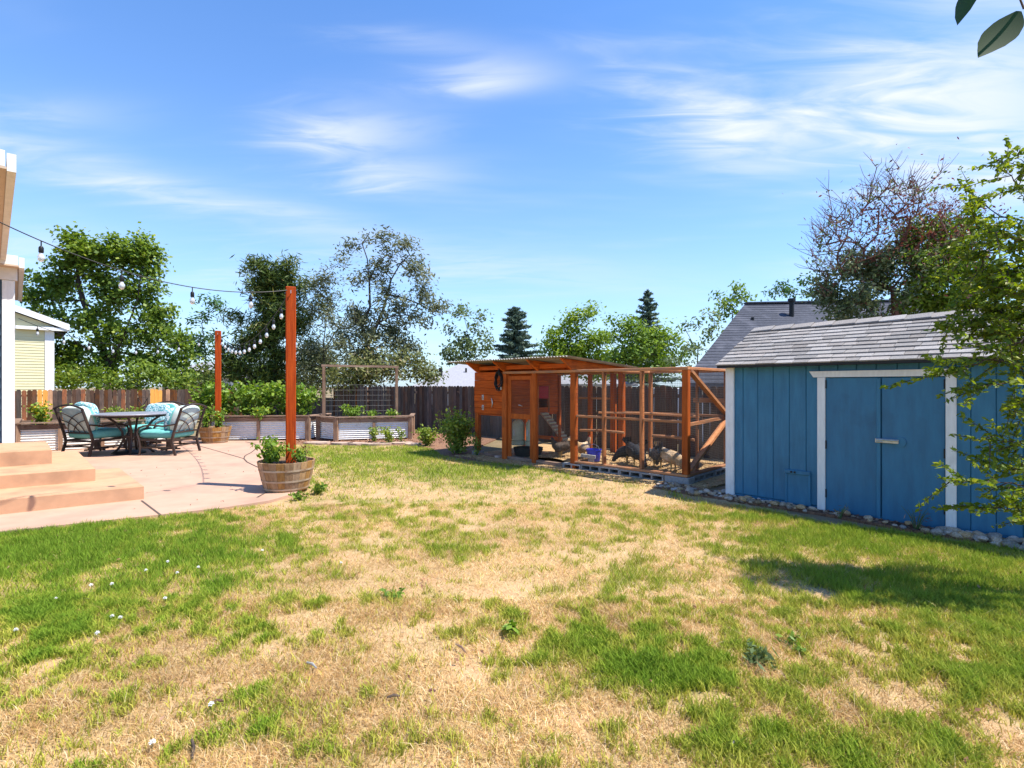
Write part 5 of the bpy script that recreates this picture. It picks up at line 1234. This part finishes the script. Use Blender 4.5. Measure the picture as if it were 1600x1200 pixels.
conifer('spruce_tree', 'dark pointed conifer top behind the green tree', 1012, 33, 455, 52, 'leaf_spruce', 110, need=110, size=.32, droop=.25)
tree('leafy_tree', 'rounded green tree in front of the dark conifer', 1000, 24, [(1005, 515, 34, 22), (975, 540, 26, 22), (1032, 535, 26, 26), (1005, 560, 52, 24), (965, 510, 14, 14), (1050, 565, 30, 16), (965, 570, 24, 18)], 'leaf_mid', dens=16, per=100, sig=.26, size=.18, aspect=.5, trunk_top=.6)
tree('small_tree', 'taller small tree left of the slate roof', 1140, 23, [(1143, 455, 15, 18), (1125, 470, 14, 12), (1152, 478, 14, 18), (1138, 490, 18, 16), (1160, 462, 10, 9), (1145, 515, 14, 12)], 'leaf_mid', dens=9, per=60, sig=.17, size=.18, aspect=.5, trunk_top=.8)
tree('small_tree', 'low loose tree left of the slate roof slope', 1095, 21, [(1083, 508, 16, 16), (1105, 498, 14, 9), (1112, 525, 16, 13), (1080, 535, 18, 14), (1098, 555, 30, 14), (1070, 562, 20, 10)], 'leaf_airy', dens=9, per=50, sig=.18, size=.17, aspect=.5, trunk_top=.7)
tree('leafy_tree', 'green treetop peeping over the slate roof ridge', 1240, 26, [(1215, 452, 18, 8), (1240, 442, 24, 12), (1262, 450, 20, 14), (1235, 462, 34, 8)], 'leaf_locust', dens=10, per=60, sig=.18, size=.2, aspect=.45, trunk_top=.9)

# shrubby tree with bare dead branches behind the shed
YB = 11.0
bare = thing('half_bare_tree', 'large half bare tree with dead twigs behind the shed roof', 'tree', tuple(AT(1400, 603, YB)[:2])+(0.0,))
bb = np.array(bare.location)
low = blob_points([(1335, 440, 50, 45), (1395, 430, 48, 45), (1440, 425, 50, 50), (1480, 440, 50, 50), (1310, 470, 34, 26), (1370, 480, 60, 26), (1450, 480, 60, 26), (1530, 440, 50, 50), (1410, 385, 40, 30), (1455, 370, 40, 34), (1495, 375, 36, 36)], YB, 26, .8, .4)
twg = []
for k in range(240):
    px = 1275+265*rng.random(); cxx = (px-1400)/130
    twg.append(AT(px, 285+115*cxx*cxx*.8+120*rng.random()**1.2, YB+rng.normal()*.5))
for px, py in ((1294, 298), (1300, 330), (1270, 400), (1275, 370), (1370, 262), (1388, 268), (1405, 262), (1362, 290), (1460, 280), (1470, 270), (1440, 300), (1265, 420)): twg.append(AT(px, py, YB+rng.normal()*.3))
trunk = [bb, AT(1405, 560, YB), AT(1400, 500, YB), AT(1395, 450, YB)]
mb, nodes = skeleton(bb, trunk, list(low[::3])+twg, tip_r=.009, jitter=.10, seg=.25, r_max=.11)
for q in list(nodes)*3:        # fine dead twigs
    if q[2] > 2.6:
        d_ = np.array((rng.normal()*.16+.08*(q[0]-bb[0]), rng.normal()*.16, .12+.26*rng.random())); mb.tube([q-bb, q-bb+d_*.55+rng.normal(size=3)*.02, q-bb+d_*1.1], [.0065, .005, .003], 3, cap=False)
obj('trunk', mb, 'bark_red', bare)
n = 20000; pk = rng.integers(0, len(low), n); pos = low[pk]+rng.normal(size=(n, 3))*.14; lush_ = pos[:, 0] > bb[0]+.1+rng.normal(size=n)*.3
link('crown', leaf_mesh('crown', pos[~lush_]-bb, .10, 'leaf_greygreen', .42, .4), bare)
link('fresh_foliage', leaf_mesh('fresh_foliage', pos[lush_]-bb, .10, 'leaf_mid', .45, .4), bare)
n = 1500; nd = np.array([q for q in nodes if q[2] > 3.1]); pos = nd[rng.integers(0, len(nd), n)]+rng.normal(size=(n, 3))*.06
link('sparse_leaves', leaf_mesh('sparse_leaves', pos-bb, .075, 'leaf_greygreen', .5, .4), bare)
n = 2600; c = AT(1435, 365, YB-.2); pos = c+rng.normal(size=(n, 3))*np.array((.75, .35, .5)); link('withered_leaves', leaf_mesh('withered_leaves', pos-bb, .08, 'leaf_rust', .4, .2), bare)

# ================================================================== YOUNG TREE AT THE RIGHT EDGE
YT = 3.7
yt = thing('young_tree', 'young leafy tree reaching in from the right edge before the shed', 'tree', (4.75, 3.35, 0)); yb = np.array((4.75, 3.35, 0.0))
sprays = []   # each spray: polyline of (px, py, depth)
def spray(*pts): sprays.append([AT(*p) for p in pts])
spray((1700, 640, 3.6), (1640, 560, 3.65), (1570, 520, 3.7), (1500, 500, 3.8)); spray((1660, 600, 3.6), (1560, 560, 3.6), (1500, 575, 3.6), (1452, 588, 3.65)); spray((1640, 590, 3.6), (1570, 600, 3.5), (1520, 605, 3.55))
spray((1690, 560, 3.7), (1610, 440, 3.8), (1540, 400, 3.9), (1480, 380, 4.0)); spray((1680, 500, 3.7), (1600, 360, 3.8), (1540, 320, 3.9), (1498, 285, 4.0)); spray((1680, 420, 3.6), (1620, 320, 3.6), (1580, 275, 3.6), (1556, 243, 3.6))
spray((1690, 470, 3.7), (1600, 470, 3.9), (1530, 450, 4.0), (1460, 430, 4.1)); spray((1690, 520, 3.7), (1600, 500, 3.8), (1550, 480, 3.9), (1490, 470, 4.0)); spray((1680, 360, 3.6), (1630, 300, 3.6), (1610, 270, 3.6), (1590, 240, 3.6))
spray((1700, 700, 3.5), (1620, 690, 3.5), (1570, 690, 3.5), (1522, 685, 3.5)); spray((1700, 760, 3.4), (1620, 760, 3.4), (1560, 755, 3.4), (1470, 748, 3.4)); spray((1690, 780, 3.4), (1620, 780, 3.4), (1570, 795, 3.4), (1520, 790, 3.45))
spray((1700, 740, 3.5), (1630, 730, 3.5), (1580, 735, 3.5), (1550, 728, 3.5)); spray((1700, 620, 3.5), (1640, 610, 3.5), (1600, 640, 3.5), (1575, 640, 3.5)); spray((1690, 540, 3.5), (1620, 520, 3.5), (1580, 540, 3.5), (1530, 545, 3.5))
spray((1690, 440, 3.7), (1620, 400, 3.7), (1570, 360, 3.8), (1530, 350, 3.9)); spray((1690, 480, 3.6), (1640, 420, 3.6), (1590, 420, 3.7), (1545, 430, 3.8)); spray((1700, 560, 3.4), (1640, 480, 3.4), (1600, 450, 3.5), (1570, 440, 3.5))
spray((1560, 480, 3.9), (1535, 420, 3.9), (1528, 360, 3.9), (1520, 310, 3.95)); spray((1700, 600, 3.6), (1650, 540, 3.7), (1610, 545, 3.8), (1540, 520, 3.85)); spray((1700, 820, 3.3), (1640, 800, 3.3), (1600, 815, 3.3))
for k in range(9):
    ex_, ey_ = 1465+135*rng.random(), 300+270*rng.random(); ey_ = max(ey_, 560-(ex_-1440)*2.0); dz_ = 3.5+.5*rng.random()
    spray((1700, ey_+70, dz_), (1640, ey_+45, dz_), ((1640+ex_)/2, ey_+14, dz_), (ex_, ey_, dz_))
mb = MB()
mb.tube([(0, 0, 0), (-.05, .05, .7), (.02, .05, 1.5), (-.08, .1, 2.4), (-.1, .1, 3.4)], [.07, .06, .05, .035, .015], 8)
trk = [np.array((-.05, .05, .7)), np.array((.0, .05, 1.1)), np.array((.02, .05, 1.5)), np.array((-.03, .07, 1.95)), np.array((-.08, .1, 2.4)), np.array((-.1, .1, 3.0))]
LP = []; LA = []
def near_spray(pts, step=.034, lw=.10):
    pts = [p-yb for p in pts]
    if np.linalg.norm(pts[0]) > 0:
        j = int(np.argmin([np.linalg.norm(q-pts[0])+abs(q[2]-pts[0][2]+.3) for q in trk])); line = [trk[j]]+pts
    dense = []
    for k in range(len(line)-1):
        for u in np.linspace(0, 1, 7)[:-1]: dense.append(line[k]*(1-u)+line[k+1]*u+rng.normal(size=3)*.008)
    dense.append(line[-1]); m_ = len(dense); mb.tube(dense, [max(.0022, .014*(1-i/m_)**1.2) for i in range(m_)], 5, cap=False)
    tw = []
    for i in range(5, m_-1):
        if rng.random() < .95:
            d_ = dense[i+1]-dense[i]; d_ /= np.linalg.norm(d_)+1e-9; q = dense[i]+0
            dr_ = d_*.7+rand_dirs(1)[0]*.9; dr_ /= np.linalg.norm(dr_); ln_ = .10+.20*rng.random(); tp = [q+dr_*ln_*u+np.array((0, 0, -.03*u*u)) for u in (0, .5, 1)]
            mb.tube(tp, [.004, .003, .0015], 4, cap=False); tw.append((tp[0], tp[2]))
    tw.append((dense[-8], dense[-1]))
    for a_, b_ in tw:
        ln_ = np.linalg.norm(b_-a_); m2 = max(3, int(ln_/.016)); dd = (b_-a_)/(ln_+1e-9)
        for u in np.linspace(.15, 1.0, m2):
            for s in (-1, 1):
                sd = np.cross(dd, (0, 0, 1.0)); sd /= np.linalg.norm(sd)+1e-9
                ax = dd*.6+sd*s*.8+rand_dirs(1)[0]*.45; ax /= np.linalg.norm(ax); LP.append(a_+(b_-a_)*u+ax*.024+rng.normal(size=3)*.006); LA.append(ax)
for s in sprays: near_spray(s)
# one long shoot arches forward over the lawn; only its last leaves hang into view
arch = [np.array((-.1, .1, 3.0)), np.array((.6, -1.6, 3.4)), np.array((.2, -3.0, 3.4)), np.array((-2.6, -3.0, 2.9)), AT(1570, -60, 1.0)-yb, AT(1600, 14, 1.0)-yb]
mb.tube(arch, [.018, .014, .010, .006, .004, .0018], 6, cap=False)
obj('trunk', mb, 'bark', yt)
LP = np.array(LP); LA = np.array(LA); _r = (LP[:, 0]+yb[0])/(LP[:, 1]+yb[1]); _k = (_r < 1.05) | (rng.random(len(LP)) < .35); LP, LA = LP[_k], LA[_k]; print('near leaves', len(LP))
def blade_leaf(ln_, wd, name='leaf', fold=.10, n=7, seed=1):
    r2 = np.random.default_rng(seed); vs = []; fs = []
    for i in range(n+1):
        u = i/n; w = wd*.5*math.sin(math.pi*min(1, u*.97+.03)**.85)*(1+.08*(r2.random()-.5)); x = ln_*u; z = -.10*ln_*u*u
        vs += [(x, -w, z+fold*w), (x, 0, z), (x, w, z+fold*w)]
    for i in range(n):
        a = 3*i; fs += [(a, a+3, a+4, a+1), (a+1, a+4, a+5, a+2)]
    mb = MB(); mb.add(vs, fs); mb.smooth = True
    me = mb.mesh(name, 'leaf_near'); t = me.attributes.new('tint', 'FLOAT', 'POINT'); t.data.foreach_set('value', np.full(len(vs), .25+.5*r2.random(), np.float32)); return me
wpx = LP+yb; rr_ = wpx[:, 0]/wpx[:, 1]; vis = np.where(rr_ < 1.0)[0]; rest = np.ones(len(LP), bool)
single = rng.permutation(vis)[:260]; rest[single] = False
lm = [blade_leaf(.046, .021, seed=i, n=4) for i in range(5)]
for i in single:
    o = link('leaf', lm[i % 5], yt); ax = Vector(LA[i]); o.location = Vector(LP[i])-ax*.026
    q = ax.to_track_quat('X', 'Z'); o.rotation_mode = 'QUATERNION'; o.rotation_quaternion = q @ Matrix.Rotation(rng.normal()*.6, 3, 'X').to_quaternion(); k = .8+.5*rng.random(); o.scale = (k, k, k)
fo = link('foliage', leaf_mesh('foliage', LP[rest], .046, 'leaf_near', .46, .7, axis=LA[rest], droop=.1, fold=.05), yt); fo['kind'] = 'stuff'
leaf_mat('leaf_over', (.020, .050, .008), (.030, .070, .010), .12)
def over_leaf(stem, tip, wd, seed, roll):
    a, b = Vector(AT(*stem)-yb), Vector(AT(*tip)-yb); ln_ = (b-a).length; me = blade_leaf(ln_, wd, seed=seed, n=12, fold=.12); me.materials[0] = MATS['leaf_over']
    o = link('leaf', me, yt); o.location = a; o.rotation_mode = 'QUATERNION'; o.rotation_quaternion = (b-a).to_track_quat('X', 'Y') @ Matrix.Rotation(R(roll), 3, 'X').to_quaternion()
over_leaf((1592, 17, 1.0), (1527, 97, 1.02), .060, 3, 25); over_leaf((1522, -40, 1.0), (1501, 44, 1.0), .042, 5, 70); over_leaf((1560, -80, 1.0), (1405, -6, 1.0), .05, 6, 20)

# ================================================================== GRASS
def scatter(n, ymin, ymax):
    y = np.sqrt(ymin**2+(ymax**2-ymin**2)*rng.random(n)); x = (rng.random(n)*2-1)*(y*1.08+.45); return x, y
def blades(n, ymin, ymax, wmul, hmul, three):
    x, y = scatter(n, ymin, ymax); ok = inpoly(x, y, LAWN); x, y = x[ok], y[ok]; n = len(x)
    gr_ = greenness(x, y); isg = rng.random(n) < np.clip(gr_*.85, .02, .80)
    # bare thinning where the turf is dead
    th_ = fbm(x*2.2+70, y*2.2+11, 3); keep = isg | (rng.random(n) < np.clip(.45+2.2*(th_-.42), .05, .95)); x, y, gr_, isg = x[keep], y[keep], gr_[keep], isg[keep]; n = len(x)
    hn = .55+.95*fbm(x*7+3, y*7+8, 3)
    h = hn*np.where(isg, .030+.030*rng.random(n)+.018*np.clip(gr_, 0, 1.2), .022+.035*rng.random(n)+np.where(rng.random(n) < .14, .05*rng.random(n), 0))*hmul
    lean = np.where(isg, .35+.55*rng.random(n), .9+1.6*rng.random(n)); az = rng.random(n)*2*math.pi; wd = np.where(isg, .0038+.0030*rng.random(n), .0020+.0020*rng.random(n))*wmul
    dx, dy = np.cos(az), np.sin(az); ln_ = 1/np.sqrt(1+lean**2); zz = h*ln_; out = h*lean*ln_
    fc = rng.random(n)*2*math.pi; sx, sy = np.cos(fc)*wd/2, np.sin(fc)*wd/2
    z0 = (fbm(x*1.3, y*1.3, 3)-.5)*.03-.003
    # colours of the blades themselves: lush, yellowing and straw
    k = rng.random(n); lush = np.array((.125, .240, .018)); mid = np.array((.255, .345, .030)); yel = np.array((.50, .45, .075)); straw = np.array((.74, .52, .235)); tan = np.array((.58, .355, .145)); pale = np.array((.84, .68, .42))
    px_ = 800+FPX*x/y; py_ = HZ+CAM_H*FPX/y; side = .60+.40*np.clip((560-px_)/160, 0, 1)*np.clip((py_-760)/40, 0, 1)+.35*np.exp(-((px_-1020)/130)**2-((py_-1045)/60)**2)
    gk = np.clip((gr_*.75+.25*(rng.random(n)-.5)-.05)*side, 0, 1)[:, None]
    cg = np.where(gk > .5, mid+(lush-mid)*(gk-.5)*2, yel+(mid-yel)*gk*2); cd = np.where((k < .45)[:, None], straw, np.where((k < .8)[:, None], tan, pale))
    cd = cd*(1-.35*np.clip(gr_, 0, 1)[:, None])+.35*np.clip(gr_, 0, 1)[:, None]*yel
    sh_ = np.clip((fbm(x*.75+21, y*.75+4, 4)-.38)*3.2, 0, 1)[:, None]*.75+.35*np.clip((fbm(x*3.1+2, y*3.1+40, 3)-.5)*3, 0, 1)[:, None]; cd = cd*(1-.42*np.clip(sh_, 0, 1))*(1-np.clip(sh_, 0, 1)*np.array((0, .06, .16)))   # browner matted thatch in places
    col = np.where(isg[:, None], cg, cd)*(.78+.44*rng.random(n))[:, None]
    if three:
        v = np.empty((n, 5, 3)); bx, by = x+dx*out*.30, y+dy*out*.30
        v[:, 0] = np.stack((x-sx, y-sy, z0), 1); v[:, 1] = np.stack((x+sx, y+sy, z0), 1); v[:, 2] = np.stack((bx+sx*.8, by+sy*.8, z0+zz*.62), 1); v[:, 3] = np.stack((bx-sx*.8, by-sy*.8, z0+zz*.62), 1)
        v[:, 4] = np.stack((x+dx*out, y+dy*out, z0+zz), 1); i = np.arange(n)[:, None]*5
        fl = np.concatenate((i+np.array((0, 1, 2, 3)), i+np.array((3, 2, 4))), 1).ravel(); lt_ = np.tile((4, 3), n); m_ = 5
    else:
        v = np.empty((n, 3, 3)); v[:, 0] = np.stack((x-sx, y-sy, z0), 1); v[:, 1] = np.stack((x+sx, y+sy, z0), 1); v[:, 2] = np.stack((x+dx*out, y+dy*out, z0+zz), 1)
        fl = np.arange(n*3); lt_ = np.full(n, 3); m_ = 3
    return v.reshape(-1, 3), fl, lt_, np.repeat(col, m_, 0)
vs, fl, lt_, cl = [], [], [], []; o_ = 0
for args in ((420000, 1.2, 3.6, 1.0, 1.0, True), (380000, 3.5, 6.5, 1.35, 1.0, False), (260000, 6.4, 14.0, 2.2, 1.1, False)):
    a, b, c, d = blades(*args); vs.append(a); fl.append(b+o_); lt_.append(c); cl.append(d); o_ += len(a)
me = np_mesh('grass', np.concatenate(vs), np.concatenate(fl), np.concatenate(lt_), 'grass')
a = me.attributes.new('col', 'FLOAT_COLOR', 'POINT'); cc = np.concatenate(cl); a.data.foreach_set('color', np.column_stack((cc, np.ones(len(cc)))).astype(np.float32).ravel())
go = link('grass', me); go['kind'] = 'stuff'; go['label'] = 'patchy lawn grass, green in places and straw dry elsewhere'; go['category'] = 'grass'
print('grass faces', len(me.polygons))

# white clover heads, sticks and scraps on the lawn
cm = MB()
for i in range(16):
    th_, ph = math.acos(1-i/15*1.2), i*2.4; d_ = Vector((math.sin(th_)*math.cos(ph), math.sin(th_)*math.sin(ph), math.cos(th_))); s_ = Vector((-math.sin(ph), math.cos(ph), 0))*.0035
    cm.add([Vector((0, 0, .045))+d_*.004-s_, Vector((0, 0, .045))+d_*.004+s_, Vector((0, 0, .045))+d_*.013+s_*.8, Vector((0, 0, .045))+d_*.013-s_*.8], [(0, 1, 2, 3)])
head = cm.mesh('blossom', 'white_paint'); stm = MB().tube([(0, 0, 0), (.004, 0, .025), (0, 0, .046)], .0015, 4).mesh('stem', 'stem')
for px, py in [(87, 946), (142, 924), (175, 922), (228, 900), (262, 886), (277, 904), (152, 1001), (188, 976), (175, 974), (25, 996), (258, 945), (330, 1116), (238, 1177), (310, 895), (533, 888), (410, 868)]:
    x, y = G(px, py); f = thing('clover_flower', 'white clover blossom standing in the lawn on the left', 'flower', (x, y, 0), rng.random()*6, 'white clover blossoms'); link('blossom', head, f); link('stem', stm, f)
for (px, py, ln_, an, m_, lab) in [(487, 1047, .085, -.6, 'concrete', 'short pale grey stick on the dry lawn'), (300, 1180, .12, -1.0, 'bark', 'dark bark strip lying at the lower left'), (340, 1105, .05, .3, 'bark_red', 'reddish bark scrap left of the pale stick'), (675, 1088, .035, 0, 'bark_red', 'small red brown chip in the dry grass'),
                                    (1148, 1172, .05, .2, 'concrete', 'pale scrap lying at the lower edge right of centre'), (720, 1020, .10, -.9, 'old_wood_x', 'thin straw coloured twig in the dry lawn'), (615, 1097, .06, .3, 'bark', 'short dark twig near the bottom centre')]:
    x, y = G(px, py); o = obj('twig', MB().tube([(-ln_/2, 0, 0), (0, .006, .004), (ln_/2, 0, .0)], [.005, .007, .004], 6), m_); o.location = (x, y, .026); o.rotation_euler = (0, .05, an); tag(o, lab, 'twig')

# fallen leaves and bits of straw
n = 420; x, y = scatter(n, 1.6, 9.0); ok = inpoly(x, y, LAWN); ll = np.column_stack((x[ok], y[ok], np.full(ok.sum(), .030)))
x2 = -8+5*rng.random(60); y2 = 5.5+7*rng.random(60); ok2 = inpoly(x2, y2, PATIO) & ~inpoly(x2, y2, [(-4.4, 6.3), (-7.4, 9.6), (-12, 9.6), (-9, 3)]); ll = np.concatenate((ll, np.column_stack((x2[ok2], y2[ok2], np.full(ok2.sum(), .038)))))
lf = link('fallen_leaves', leaf_mesh('fallen_leaves', ll, .030, 'bark_chip', .5, 1.3, fold=.12)); lf['kind'] = 'stuff'; lf['label'] = 'small dry brown leaves scattered over lawn and patio'; lf['category'] = 'fallen leaves'
